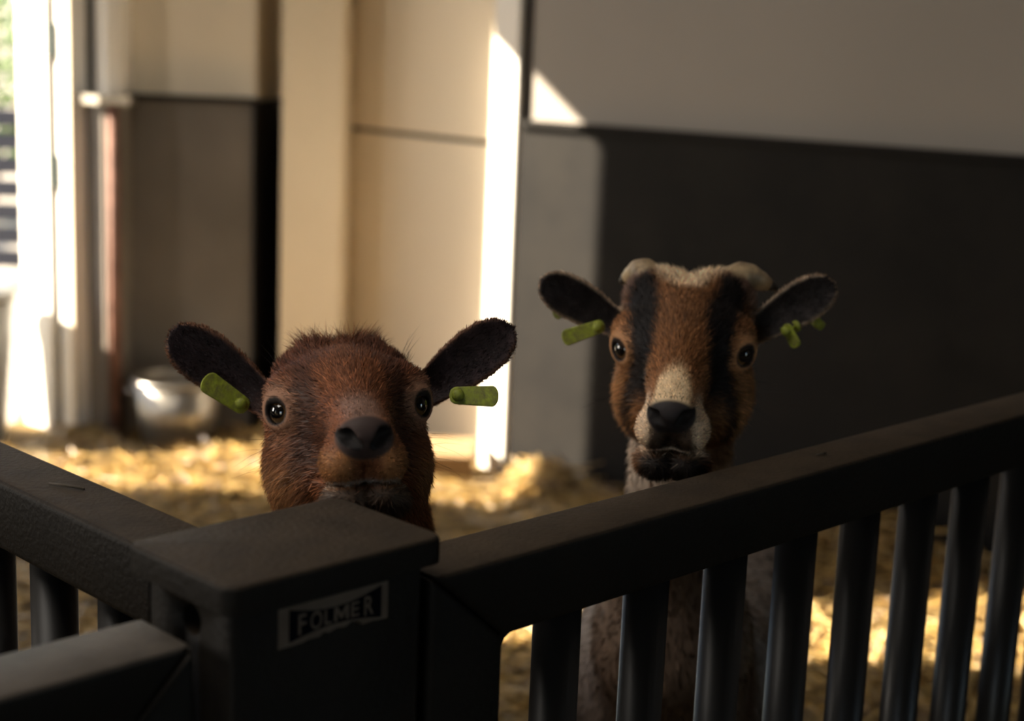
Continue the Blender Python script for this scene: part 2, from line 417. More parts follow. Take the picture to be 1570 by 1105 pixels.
# left gate running back into the barn
LG = empty('pen_gate', uv(0.5975, 1.6, 0)[:])
tag(LG, 'dark steel barred gate running back to the left from the corner post, dusty top', 'gate')
def left_frame():
    u0, u1 = 0.566, 0.629; v0, v1 = 0.868, 2.6
    def part(lo, hi, name):
        bm = box(lo, hi, 0.006, 3); uv_map(bm); return finish(bm, name, LG, M['steel'])
    part((u0, v0 + 0.058, RB), (u1, v1, RT), 'top_rail')
    part((u0, v0, 0.10), (u1, v0 + 0.057, RT), 'stile')
    part((u0, v0 + 0.058, 0.10), (u1, v1 - 0.061, 0.16), 'bottom_rail')
    part((u0, v1 - 0.06, 0.10), (u1, v1, RB - 0.0005), 'stile')
    for k in range(14):
        bar_at(LG, 0.5975, 1.019 + 0.110 * k, 0.155, RB + 0.002)
left_frame()

# front gate, nearest the camera, in line with the right one
FG = empty('pen_gate', uv(-0.1, 0.81, 0)[:])
tag(FG, 'dark steel gate in the near left corner with a blurred pale top rail', 'gate')
def front_frame():
    v0, v1 = 0.778, 0.842; zt, zb = 0.930, 0.868; u1 = 0.507; u0 = -0.9; g = 0.0007
    def poly(P, name, bev=0.005):
        bm = bmesh.new()
        lo = [bm.verts.new((a, v0, b)) for a, b in P]; hi = [bm.verts.new((a, v1, b)) for a, b in P]
        bm.faces.new(lo); bm.faces.new(hi[::-1]); n = len(P)
        for i in range(n): bm.faces.new((lo[i], lo[(i + 1) % n], hi[(i + 1) % n], hi[i]))
        bmesh.ops.recalc_face_normals(bm, faces=bm.faces[:]); bevel_all(bm, bev, 3)
        uv_map(bm); return finish(bm, name, FG, M['steel_lit'])
    poly([(u0, zt), (u1 - g, zt), (u1 - 0.062 - g, zb), (u0, zb)], 'top_rail')
    poly([(u1, zt - 0.001), (u1, 0.10), (u1 - 0.062, 0.10), (u1 - 0.062, zb - g)], 'stile')
    poly([(u0 + 0.061, 0.16), (u1 - 0.0625, 0.16), (u1 - 0.0625, 0.10), (u0 + 0.061, 0.10)], 'bottom_rail')
    poly([(u0, zb - g), (u0 + 0.06, zb - g), (u0 + 0.06, 0.10), (u0, 0.10)], 'stile')
    bm = tube([uv(u1 - 0.004, v0 - 0.0008, zt - 0.006), uv(u1 - 0.062, v0 - 0.0008, zb)], 0.0022, 6)
    finish(bm, 'weld_bead', FG, M['steel'])
    for k in range(11):
        bar_at(FG, 0.36 - 0.109 * k, 0.81, 0.155, zb + 0.002)
front_frame()

# corner post
CP = empty('corner_post', uv(0.597, 0.803, 0)[:])
tag(CP, 'dark steel corner post with a flat rounded cap and a FOLMER sticker', 'post')
bm = box((0.519, 0.756, 0.0), (0.677, 0.852, 0.956), 0.004, 2); uv_map(bm)
post = finish(bm, 'post_tube', CP, M['steel'])
# bolt hole drilled in the side of the post
cut_bm = bmesh.new()
bmesh.ops.create_cone(cut_bm, cap_ends=True, segments=24, radius1=0.0105, radius2=0.0105, depth=0.06)
rotm = Matrix.Rotation(math.radians(90), 4, 'Y')
for w in cut_bm.verts: w.co = uv(*((rotm @ w.co) + Vector((0.519, 0.800, 0.9375))))
cut_me = bpy.data.meshes.new('cut'); cut_bm.to_mesh(cut_me); cut_bm.free()
cut = bpy.data.objects.new('cut', cut_me); COL.objects.link(cut)
post.parent = None
bmod = post.modifiers.new('hole', 'BOOLEAN'); bmod.object = cut; bmod.operation = 'DIFFERENCE'; bmod.solver = 'EXACT'
dg = bpy.context.evaluated_depsgraph_get(); dg.update()
nm = bpy.data.meshes.new_from_object(post.evaluated_get(dg))
post.modifiers.clear(); post.data = nm; nm.name = 'post_tube'
bpy.data.objects.remove(cut)
child_world(post, CP)
bm = prism([(0.508, 0.743), (0.687, 0.743), (0.687, 0.864), (0.508, 0.864)], 0.9565, 0.9755)
bmesh.ops.recalc_face_normals(bm, faces=bm.faces[:]); bevel_all(bm, 0.012, 4, True)
bmesh.ops.recalc_face_normals(bm, faces=bm.faces[:])
top_e = [e for e in bm.edges if all(v.co.z > 0.975 for v in e.verts)]
bmesh.ops.bevel(bm, geom=top_e, offset=0.004, segments=3, profile=0.5, affect='EDGES')
uv_map(bm); finish(bm, 'cap', CP, M['steel'])

# sticker on the front of the post
def flat_shape(P, v, t=0.0004):
    bm = bmesh.new()
    a = [bm.verts.new((x, v, z)) for x, z in P]; b = [bm.verts.new((x, v - t, z)) for x, z in P]
    bm.faces.new(a); bm.faces.new(b[::-1]); n = len(P)
    for i in range(n): bm.faces.new((a[i], a[(i + 1) % n], b[(i + 1) % n], b[i]))
    bmesh.ops.triangulate(bm, faces=[f for f in bm.faces if len(f.verts) > 4])
    return uv_map(bm)
S0, S1, Z0, Z1 = 0.5545, 0.6455, 0.9215, 0.9485
def sz(s, t): return (S0 + (S1 - S0) * s, Z0 + (Z1 - Z0) * t)
# worn lower edge
edge = [(0, 0), (0.20, 0.0), (0.23, 0.05), (0.36, 0.03), (0.40, 0.12), (0.45, 0.07), (0.52, 0.13), (0.60, 0.10), (0.66, 0.2), (0.74, 0.16), (0.76, 0.02), (0.86, 0.04), (1, 0.0), (1, 1), (0, 1)]
stk = finish(flat_shape([sz(*p) for p in edge], 0.7559), 'sticker', CP, M['stickershaded'])
def sub(o):
    o.parent = stk; bpy.context.view_layer.update()
    o.matrix_parent_inverse = stk.matrix_world.inverted(); return o
bow = [(0.09, 0.10)] + [(0.09 + 0.84 * k / 16, 0.10 + 0.17 * math.sin(math.pi * k / 16)) for k in range(1, 16)] + [(0.93, 0.10), (0.93, 0.93)] + [(0.93 - 0.84 * k / 16, 0.93 - 0.24 * math.sin(math.pi * k / 16)) for k in range(1, 16)] + [(0.09, 0.93)]
bpy.context.view_layer.update()
sub(bm_obj('dark_field', flat_shape([sz(*p) for p in bow], 0.7553), M['stickerblue']))
def letter(ch, s, h, wid, zc):
    if ch == 'M':
        P = [(0, 0), (0, 1), (.22, 1), (.5, .45), (.78, 1), (1, 1), (1, 0), (.80, 0), (.80, .64), (.57, .12), (.43, .12), (.20, .64), (.20, 0)]
        return sub(bm_obj('letter', flat_shape([(s + (a - .5) * wid, zc + (b - .5) * h) for a, b in P], 0.7549, 0.0003), M['stickershaded']))
    cu = bpy.data.curves.new('letter', 'FONT'); cu.body = ch; cu.align_x = 'CENTER'; cu.extrude = 0.0; cu.offset = 0.016; cu.size = 1.0
    to = bpy.data.objects.new('letter', cu); COL.objects.link(to)
    d = bpy.context.evaluated_depsgraph_get(); d.update()
    me = bpy.data.meshes.new_from_object(to.evaluated_get(d)); bpy.data.objects.remove(to)
    xs = [v.co.x for v in me.vertices]; ys = [v.co.y for v in me.vertices]
    x0, x1, y0, y1 = min(xs), max(xs), min(ys), max(ys)
    for v in me.vertices:
        a = (v.co.x - (x0 + x1) / 2) / (x1 - x0) * wid; b = (v.co.y - (y0 + y1) / 2) / (y1 - y0) * h
        # shift glyph so that the word follows the bow shape
        v.co = uv(s + a, 0.7546, zc + b)
    o = mesh_obj('letter', me, M['stickershaded']); o.data.update()
    return sub(o)
W = S1 - S0; H = Z1 - Z0
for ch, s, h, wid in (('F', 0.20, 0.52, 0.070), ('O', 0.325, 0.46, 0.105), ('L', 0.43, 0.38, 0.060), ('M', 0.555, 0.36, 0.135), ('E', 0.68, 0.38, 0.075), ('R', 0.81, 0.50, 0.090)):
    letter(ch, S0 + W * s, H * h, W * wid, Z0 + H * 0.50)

# stalk lying on the left rail
bm = tube([uv(0.592, 1.124, 0.9415), uv(0.598, 1.108, 0.9425), uv(0.606, 1.092, 0.9415)], 0.0011, 6, [0.0008, 0.0013, 0.001])
st1 = bm_obj('straw_stalk', bm, M['stalk'], None, True)
tag(st1, 'dry bent stalk lying on the top of the left gate rail', 'straw')
bm = tube([uv(1.205, 0.792, 0.9412), uv(1.212, 0.789, 0.9425), uv(1.219, 0.790, 0.9412)], 0.001, 6, [0.0006, 0.0011, 0.0007])
tag(bm_obj('chaff_curl', bm, M['stalk'], None, True), 'tiny dark curl of chaff on the right gate rail', 'straw')

# ------------------------------------------------------------------ straw bedding
def ground_h(x, y):
    """height of the bedding, with heaps against the right wall"""
    h = 0.018 + 0.012 * np.sin(3.1 * x + 1.3 * y) * np.sin(2.3 * y - 0.7 * x) + 0.008 * np.sin(9 * x) * np.sin(8 * y + 1)
    def heap(cx, cy, r, a): return a * np.exp(-((x - cx) ** 2 + (y - cy) ** 2) / (r * r))
    h = h + heap(0.14, 4.50, 0.12, 0.075) + heap(0.30, 4.36, 0.14, 0.03) + heap(0.95, 3.85, 0.22, 0.12) + heap(1.3, 3.6, 0.3, 0.05)
    h = h + heap(-1.0, 4.75, 0.3, 0.03)
    return np.maximum(h, 0.006)

gx = np.arange(-3.2, 3.6, 0.05); gy = np.arange(0.6, 5.15, 0.05)
GX, GY = np.meshgrid(gx, gy, indexing='ij'); GZ = ground_h(GX, GY)
def in_room(x, y, m=0.06):
    """inside the pen walls by margin m"""
    a = (x - R0p.x) * WN.x + (y - R0p.y) * WN.y < -m - 0.03
    ln = Vector((-LD.y, LD.x))
    b = (x - A0.x) * ln.x + (y - A0.y) * ln.y
    b = b * (1 if ((0 - A0.x) * ln.x + (2 - A0.y) * ln.y) > 0 else -1) > m
    c = (x < -0.05) & (y < 5.05 - m) & ((x - mid_r.x) * mn.x + (y - mid_r.y) * mn.y < -m)
    d = x >= -0.12
    pen = ((x + y) * 0.70711 > 0.66) & ((y - x) * 0.70711 > 0.86)
    e = ~((x > -0.11) & (x < 0.05) & (y > 4.68)) & ((x + 1.835) ** 2 + (y - 4.86) ** 2 > 0.30 ** 2) & ((x + 1.09) ** 2 + (y - 4.86) ** 2 > 0.20 ** 2) & ~((np.abs(x + .22) < .21) & (np.abs(y - 4.66) < .2))
    return a & b & (c | (d & (y < 4.72))) & pen & e
IN = in_room(GX, GY, 0.02)
verts = np.stack([GX, GY, GZ - 0.004], -1).reshape(-1, 3)
idx = np.arange(GX.size).reshape(GX.shape)
ok = IN[:-1, :-1] & IN[1:, :-1] & IN[1:, 1:] & IN[:-1, 1:]
quads = np.stack([idx[:-1, :-1], idx[1:, :-1], idx[1:, 1:], idx[:-1, 1:]], -1)[ok]
me = bpy.data.meshes.new('straw_litter'); me.from_pydata(verts.tolist(), [], quads.tolist())
# drop loose verts
bm = bmesh.new(); bm.from_mesh(me); bmesh.ops.delete(bm, geom=[v for v in bm.verts if not v.link_faces], context='VERTS'); bm.to_mesh(me); bm.free()
lit = mesh_obj('straw_litter', me, M['concrete'], None, True)
tag(lit, 'trodden layer of chaff and dust under the loose straw in the pen', 'straw', kind='stuff')

NS = 30000
px_ = rng.uniform(-3.0, 3.4, NS * 3); py_ = rng.uniform(0.8, 5.1, NS * 3)
k = in_room(px_, py_, 0.07); px_ = px_[k][:NS]; py_ = py_[k][:NS]; n = len(px_)
heapness = np.clip((ground_h(px_, py_) - 0.03) / 0.08, 0, 1)
pz_ = ground_h(px_, py_) + np.abs(rng.normal(0, 0.010, n)) + rng.uniform(0, 0.02, n) * heapness
L = rng.uniform(0.05, 0.20, n); az = rng.uniform(0, 2 * np.pi, n); el = rng.normal(0, 0.14, n) + heapness * rng.normal(0.0, 0.25, n)
dx = np.stack([np.cos(az) * np.cos(el), np.sin(az) * np.cos(el), np.sin(el)], -1)
side = np.stack([-np.sin(az), np.cos(az), np.zeros(n)], -1); upv = np.cross(dx, side)
r = rng.uniform(0.0016, 0.0042, n)
cen = np.stack([px_, py_, pz_ + 0.004], -1)
V = []
bend = rng.normal(0, 0.09, n)
for t, s in ((-0.5, 0.8), (0.0, 1.0), (0.5, 0.7)):
    c = cen + dx * (L * t)[:, None] + side * (bend * L * (0.25 - t * t) * 2)[:, None]
    c[:, 2] = np.maximum(c[:, 2], 0.004)
    for a in (0.5, 0.5 + 2.094, 0.5 + 4.189):
        V.append(c + (side * math.cos(a) * 1.4 + upv * math.sin(a)) * (r * s)[:, None])
V = np.stack(V, 1)            # n,9,3
inside_all = in_room(V[:, 0, 0], V[:, 0, 1], 0.04) & in_room(V[:, 6, 0], V[:, 6, 1], 0.04)
V = V[inside_all]; n = len(V)
base = (np.arange(n) * 9)[:, None, None]
fq = []
for ring in (0, 3):
    for kk in range(3):
        fq.append((ring + kk, ring + (kk + 1) % 3, ring + 3 + (kk + 1) % 3, ring + 3 + kk))
Fq = (base + np.array(fq)[None]).reshape(-1, 4)

def np_mesh(name, verts, faces):
    me = bpy.data.meshes.new(name)
    nv, nf, k = len(verts), len(faces), faces.shape[1]
    me.vertices.add(nv); me.vertices.foreach_set('co', verts.astype(np.float32).ravel())
    me.loops.add(nf * k); me.loops.foreach_set('vertex_index', faces.astype(np.int32).ravel())
    me.polygons.add(nf); me.polygons.foreach_set('loop_start', np.arange(0, nf * k, k, dtype=np.int32))
    me.update(calc_edges=True); me.validate()
    return me
def set_col(me, rgb):
    a = me.color_attributes.new('Col', 'FLOAT_COLOR', 'POINT')
    c = np.ones((len(rgb), 4), np.float32); c[:, :3] = rgb
    a.data.foreach_set('color', c.ravel())

me = np_mesh('loose_straw', V.reshape(-1, 3), Fq)
tone = rng.uniform(0.40, 1.2, n)[:, None]; warm = rng.uniform(0, 1, n)[:, None]
sc_ = (np.array([0.70, 0.46, 0.14]) * (1 - warm) + np.array([0.60, 0.44, 0.20]) * warm) * tone
brown = rng.random(n) < 0.18
sc_[brown] = np.array([0.22, 0.14, 0.07]) * rng.uniform(0.7, 1.2, (brown.sum(), 1))
set_col(me, np.repeat(sc_, 9, 0))
strw = mesh_obj('loose_straw', me, M['straw'], None, True)
tag(strw, 'loose golden straw scattered over the pen floor', 'straw', kind='stuff')

# ------------------------------------------------------------------ things standing in the barn
# steel feed bowl in front of the alcove
fb = empty('feed_tub', (-1.09, 4.90, 0.02)); tag(fb, 'shiny round metal feed tub on the straw below the dark alcove wall', 'feed tub')
prof = [(0.0, 0.0), (0.105, 0.0), (0.115, 0.008), (0.142, 0.20), (0.138, 0.20), (0.112, 0.016), (0.0, 0.012)]
bm_obj('tub_body', lathe([(max(r, 0.0005), z) for r, z in prof], 40), M['galv'], fb, True)
ring_pts = [(0.142 * math.cos(2 * math.pi * k / 40), 0.142 * math.sin(2 * math.pi * k / 40), 0.203) for k in range(41)]
bm_obj('rim', tube(ring_pts, 0.007, 8), M['galv'], fb, True)
for s in (-1, 1):
    pts = [(s * (0.137 + 0.03 * math.sin(math.pi * k / 8)), -0.045 + 0.09 * k / 8, 0.165) for k in range(9)]
    bm_obj('handle', tube(pts, 0.005, 8), M['galv'], fb, True)

# low wooden step
ws = empty('wooden_step', (-0.21, 4.66, 0.0)); tag(ws, 'low weathered wooden step on the straw beside the white post', 'step')
for k in range(3):
    bm = box((-0.14, -0.115 + 0.078 * k, 0.075), (0.105, -0.040 + 0.078 * k, 0.095), 0.003, 1)
    bm_obj('plank', bm, M['wood'], ws)
for x0 in (-0.135, 0.075):
    bm_obj('support', box((x0, -0.105, 0.0), (x0 + 0.025, 0.11, 0.0745), 0.002, 1), M['wood'], ws)
bm_obj('front_board', box((-0.109, -0.108, 0.0), (0.074, -0.088, 0.0745), 0.002, 1), M['wood'], ws)

# grey bin standing in the doorway
gb = empty('storage_bin', (-1.835, 4.86, -0.02)); tag(gb, 'grey plastic bin in the sunlit doorway at the left edge', 'bin')
bm_obj('bin_body', lathe([(0.17, 0.0), (0.18, 0.01), (0.215, 0.49), (0.205, 0.49), (0.172, 0.02), (0.001, 0.02)], 40), M['binplastic'], gb, True)
bm_obj('lid', lathe([(0.222, 0.488), (0.226, 0.50), (0.222, 0.515), (0.10, 0.528), (0.001, 0.53)], 40), M['binplastic'], gb, True)

# ------------------------------------------------------------------ outside the door
of = empty('slatted_fence', (-3.0, 8.2, -0.02)); tag(of, 'dark slatted yard fence seen through the doorway', 'fence')
for k in range(7):
    bm_obj('slat', box((-1.2, -0.012, 0.10 + 0.125 * k), (1.0, 0.012, 0.195 + 0.125 * k), 0.003, 1), M['fence_dark'], of)
for x0 in (-1.15, -0.1, 0.9):
    bm_obj('fence_post', box((x0, 0.013, 0.0), (x0 + 0.07, 0.08, 1.0), 0.003, 1), M['fence_dark'], of)

def shrub(name, loc, rx, ry, rz, nleaf, label, seed):
    g = np.random.default_rng(seed)
    root = empty(name, loc); tag(root, label, 'shrub')
    d = g.normal(size=(nleaf, 3)); d /= np.linalg.norm(d, axis=1)[:, None]
    rad = g.uniform(0.55, 1.0, nleaf) ** 0.5
    c = d * rad[:, None] * np.array([rx, ry, rz]) * (1 + 0.15 * np.sin(5 * d[:, :1] + 3 * d[:, 2:])) + np.array([0, 0, rz * 0.95 + 0.25])
    ax = g.normal(size=(nleaf, 3)); ax /= np.linalg.norm(ax, axis=1)[:, None]
    b = np.cross(ax, g.normal(size=(nleaf, 3))); b /= np.linalg.norm(b, axis=1)[:, None]
    s = g.uniform(0.03, 0.06, nleaf)[:, None]
    Vv = np.stack([c - ax * s, c + b * s * 0.5, c + ax * s, c - b * s * 0.5], 1)
    me = np_mesh('foliage', Vv.reshape(-1, 3), np.arange(nleaf * 4).reshape(-1, 4))
    colr = np.array([0.12, 0.22, 0.04]) * g.uniform(0.5, 1.6, (nleaf, 1))
    set_col(me, np.repeat(colr, 4, 0))
    f = mesh_obj('foliage', me, M['leaf'], root); f['kind'] = 'stuff'
    for k in range(4):
        a = k * 1.6
        bm_obj('stem', tube([(0.04 * math.cos(a), 0.04 * math.sin(a), 0), (0.12 * math.cos(a), 0.12 * math.sin(a), 0.5), (rx * .5 * math.cos(a), ry * .5 * math.sin(a), rz * 1.3)], 0.02, 8, [0.025, 0.018, 0.008]), M['wood'], root)
shrub('shrub', (-3.9, 11.2, -0.02), 1.1, 0.9, 1.2, 5000, 'leafy green shrub in the yard behind the slatted fence', 3)
shrub('shrub', (-6.4, 10.2, -0.02), 0.9, 0.9, 0.9, 3000, 'smaller green shrub left of the tall one in the yard', 5)

# ------------------------------------------------------------------ goats
def smin(a, b, k):
    h = np.clip(0.5 + 0.5 * (b - a) / k, 0, 1)
    return b + (a - b) * h - k * h * (1 - h)
def smax(a, b, k): return -smin(-a, -b, k)
def cone(p, a, b, ra, rb):
    a = np.asarray(a, np.float32); b = np.asarray(b, np.float32); ab = b - a
    h = np.clip(((p - a) @ ab) / (ab @ ab), 0, 1)
    return np.linalg.norm(p - a - h[:, None] * ab, axis=1) - (ra + (rb - ra) * h)
def ell(p, c, r):
    r = np.asarray(r, np.float32); q = (p - np.asarray(c, np.float32)) / r
    k0 = np.linalg.norm(q, axis=1); k1 = np.linalg.norm(q / r, axis=1) + 1e-9
    return k0 * (k0 - 1) / k1
def sph(p, c, r): return np.linalg.norm(p - np.asarray(c, np.float32), axis=1) - r
def unit(v): v = np.asarray(v, float); return v / np.linalg.norm(v)
def sstep(a, b, x): t = np.clip((x - a) / (b - a), 0, 1); return t * t * (3 - 2 * t)

EYE_C = np.array([0.0525, 0.004, 0.003]); EYE_N = unit((0.70, 0.70, 0.12)); EYE_R = 0.0122

_ET = np.linspace(0, 1, 60)
_EH = np.interp(_ET, [0, .12, .3, .5, .68, .82, .92, .97, 1.0], [.50, .52, .70, .92, 1.0, .92, .69, .46, .02])

class Ear:
    def __init__(s, base, tip, width, facing):
        s.b = np.array(base, float); s.t = np.array(tip, float); s.L = np.linalg.norm(s.t - s.b)
        s.l = (s.t - s.b) / s.L; n = np.array(facing, float); n -= s.l * (n @ s.l); s.n = n / np.linalg.norm(n)
        s.w = np.cross(s.n, s.l); s.h = width
    def coords(s, q):
        v = q - s.b; return v @ s.l, v @ s.w, v @ s.n
    def half(s, l): return s.h * np.interp(l / s.L, _ET, _EH)
    def sheet(s, l, w):
        t = np.clip(l / s.L, 0, 1); h = np.maximum(s.half(l), 0.004)
        return s.h * (0.34 - 0.20 * t) * (w / h) ** 2 - 0.008 * (1 - t) - 0.004 * np.sin(t * 3.1)
    def sdf(s, q):
        l, w, n = s.coords(q); h = s.half(np.clip(l, 0, s.L))
        d2 = np.maximum((np.abs(w) - h) * 0.8, l - s.L); d2 = np.maximum(d2, -l - 0.012)
        th = 0.0026 + 0.004 * (1 - sstep(0, 0.35, l / s.L))
        return smax(d2, (np.abs(n - s.sheet(l, w)) - th) * 0.85, 0.003)

def head_sdf(q, S):
    """q: head frame (x lateral, n towards nose, d up)"""
    s = S['scale']; p = (q / s).astype(np.float32); m = p.copy(); m[:, 0] = np.abs(m[:, 0])
    x, n, d = p[:, 0], p[:, 1], p[:, 2]
    g = ell(p, (0, -.048, .002), (.058, .066, .050))
    g = smin(g, ell(p, (0, -.018, .012), (.048, .055, .035)), .02)
    g = smin(g, sph(m, (.034, -.066, .027), S['boss']), .02)
    g = smin(g, sph(m, (.045, -.006, .013), .0235), .020)
    g = smin(g, cone(p, (0, .005, -.002), (0, .104, -.013), .038, .0235), .025)
    g = smin(g, ell(p, (0, .122, -.0110), (.0215, .0165, .0165)), .007)
    cd = S['chin_drop']
    g = smin(g, ell(m, (.0165, .104, -.0320 - cd * .5), (.0165, .027, .0190)), .010)
    g = smin(g, cone(p, (0, -.030, -.056), (0, .085, -.057), .044, .022), .02)
    g = smin(g, ell(m, (.030, -.018, -.046), (.0345, .060, .048)), .022)
    g = smin(g, ell(m, (.0130, .1045, -.0615 - cd), (.0200, .0225, .0160)), .007)
    # hollow between muzzle and cheek
    g = smax(g, -ell(m, (.062, .064, -.014), (.024, .040, .034)), .020)
    # eye lids and socket
    v = m - EYE_C.astype(np.float32); h = v @ EYE_N.astype(np.float32)
    lat = v - h[:, None] * EYE_N.astype(np.float32); lat = lat * np.array([1, 1, 1.15], np.float32)
    rr = np.linalg.norm(lat, axis=1)
    g = smin(g, np.sqrt((rr - .0128) ** 2 + (h - .0062) ** 2) - .0038, .009)
    g = smax(g, -(np.linalg.norm(v - EYE_N.astype(np.float32) * .004, axis=1) - .0110), .002)
    # heavier upper lid
    g = smin(g, cone(m, EYE_C + np.array([-.004, .013, .0112]), EYE_C + np.array([.010, .002, .0112]), .0034, .0034), .004)
    # tear groove
    g = smax(g, -cone(m, (.047, .028, .000), (.041, .040, -.006), .0028, .0012), .005)
    # nostrils, philtrum, mouth
    g = smax(g, -cone(m, (.0065, .1360, -.0180), (.0135, .1325, -.0115), .0036, .0062), .002)
    g = smax(g, -cone(m, (.0135, .1325, -.0115), (.0200, .1250, -.0085), .0056, .0024), .002)
    g = smax(g, -cone(p, (0, .1400, -.016), (0, .1330, -.046), .0013, .0015), .004)
    dm = S['mouth'](x, n)
    g = smax(g, -np.maximum(np.maximum(np.abs(d - dm) - .0009, -(g + .006)), .045 - n), .002)
    g = g * s
    for e in S['ears']:
        g = smin(g, e.sdf(q), .008)
    return g

def body_sdf(P, S):
    E = S['E']; H = S['H']; B = S['body']
    def hw(x, n, d): return (E + H.T @ (np.array([x, n, d]) * S['scale'])).tolist()
    chest, sho, hip = [np.array(B[k], float) for k in ('chest', 'shoulder', 'hip')]
    r = B['r']
    g = cone(P, hw(0, -.050, -.045), chest + np.array([0, .01, .05]), B['throat'], B['neck_r'])
    g = smin(g, cone(P, chest, sho, r * .62, r), .07)
    g = smin(g, cone(P, sho, hip, r, r * 1.06), .06)
    g = smin(g, sph(P, (sho + hip) / 2 + np.array([0, .03, -.035]), r * 1.08), .08)
    # tail
    g = smin(g, cone(P, hip + np.array([0, r * .8, r * .55]), hip + np.array([.01, r * 1.35, r * .95]), .028, .014), .02)
    fwd = 0.0
    for sx in (-1, 1):
        # front leg: shoulder, elbow, knee, fetlock, hoof
        a = sho + np.array([sx * r * .55, -.01, -.02]); f = [a, a + np.array([sx * .01, -.03, -r * .95])]
        zk = f[1][2]
        f.append(np.array([f[1][0], f[1][1] - .012, zk * .50])); f.append(np.array([f[1][0], f[1][1] + .004, .085])); f.append(np.array([f[1][0], f[1][1] - .016, .030]))
        for i, (ra, rb) in enumerate(((.055, .038), (.038, .023), (.024, .018), (.020, .023))):
            g = smin(g, cone(P, f[i], f[i + 1], ra, rb), .03 if i < 2 else .012)
        # hind leg: hip, stifle (forward), hock (back), fetlock, hoof
        b = hip + np.array([sx * r * .5, .03, -.01]); k = [b, b + np.array([sx * .015, -.075, -r * 1.15])]
        zs = k[1][2]
        k.append(np.array([k[1][0], k[1][1] + .155, zs * .60])); k.append(np.array([k[1][0], k[1][1] + .135, .085])); k.append(np.array([k[1][0], k[1][1] + .115, .030]))
        for i, (ra, rb) in enumerate(((.075, .050), (.050, .024), (.025, .018), (.020, .023))):
            g = smin(g, cone(P, k[i], k[i + 1], ra, rb), .03 if i < 2 else .012)
    return g

def goat_sdf(P, S):
    q = ((P - S['E'].astype(np.float32)) @ S['H'].T.astype(np.float32))
    return smin(head_sdf(q, S), body_sdf(P, S), .030)

def axis_grid(lo, hi, f0, f1, fine, coarse):
    """fine spacing inside f0..f1, growing outside"""
    mid = list(np.arange(f0, f1, fine))
    up = []; x = mid[-1]; st = fine
    while x < hi: st = min(st * 1.15, coarse); x += st; up.append(x)
    dn = []; x = mid[0]; st = fine
    while x > lo: st = min(st * 1.15, coarse); x -= st; dn.append(x)
    return np.array(dn[::-1] + mid + up, np.float32)

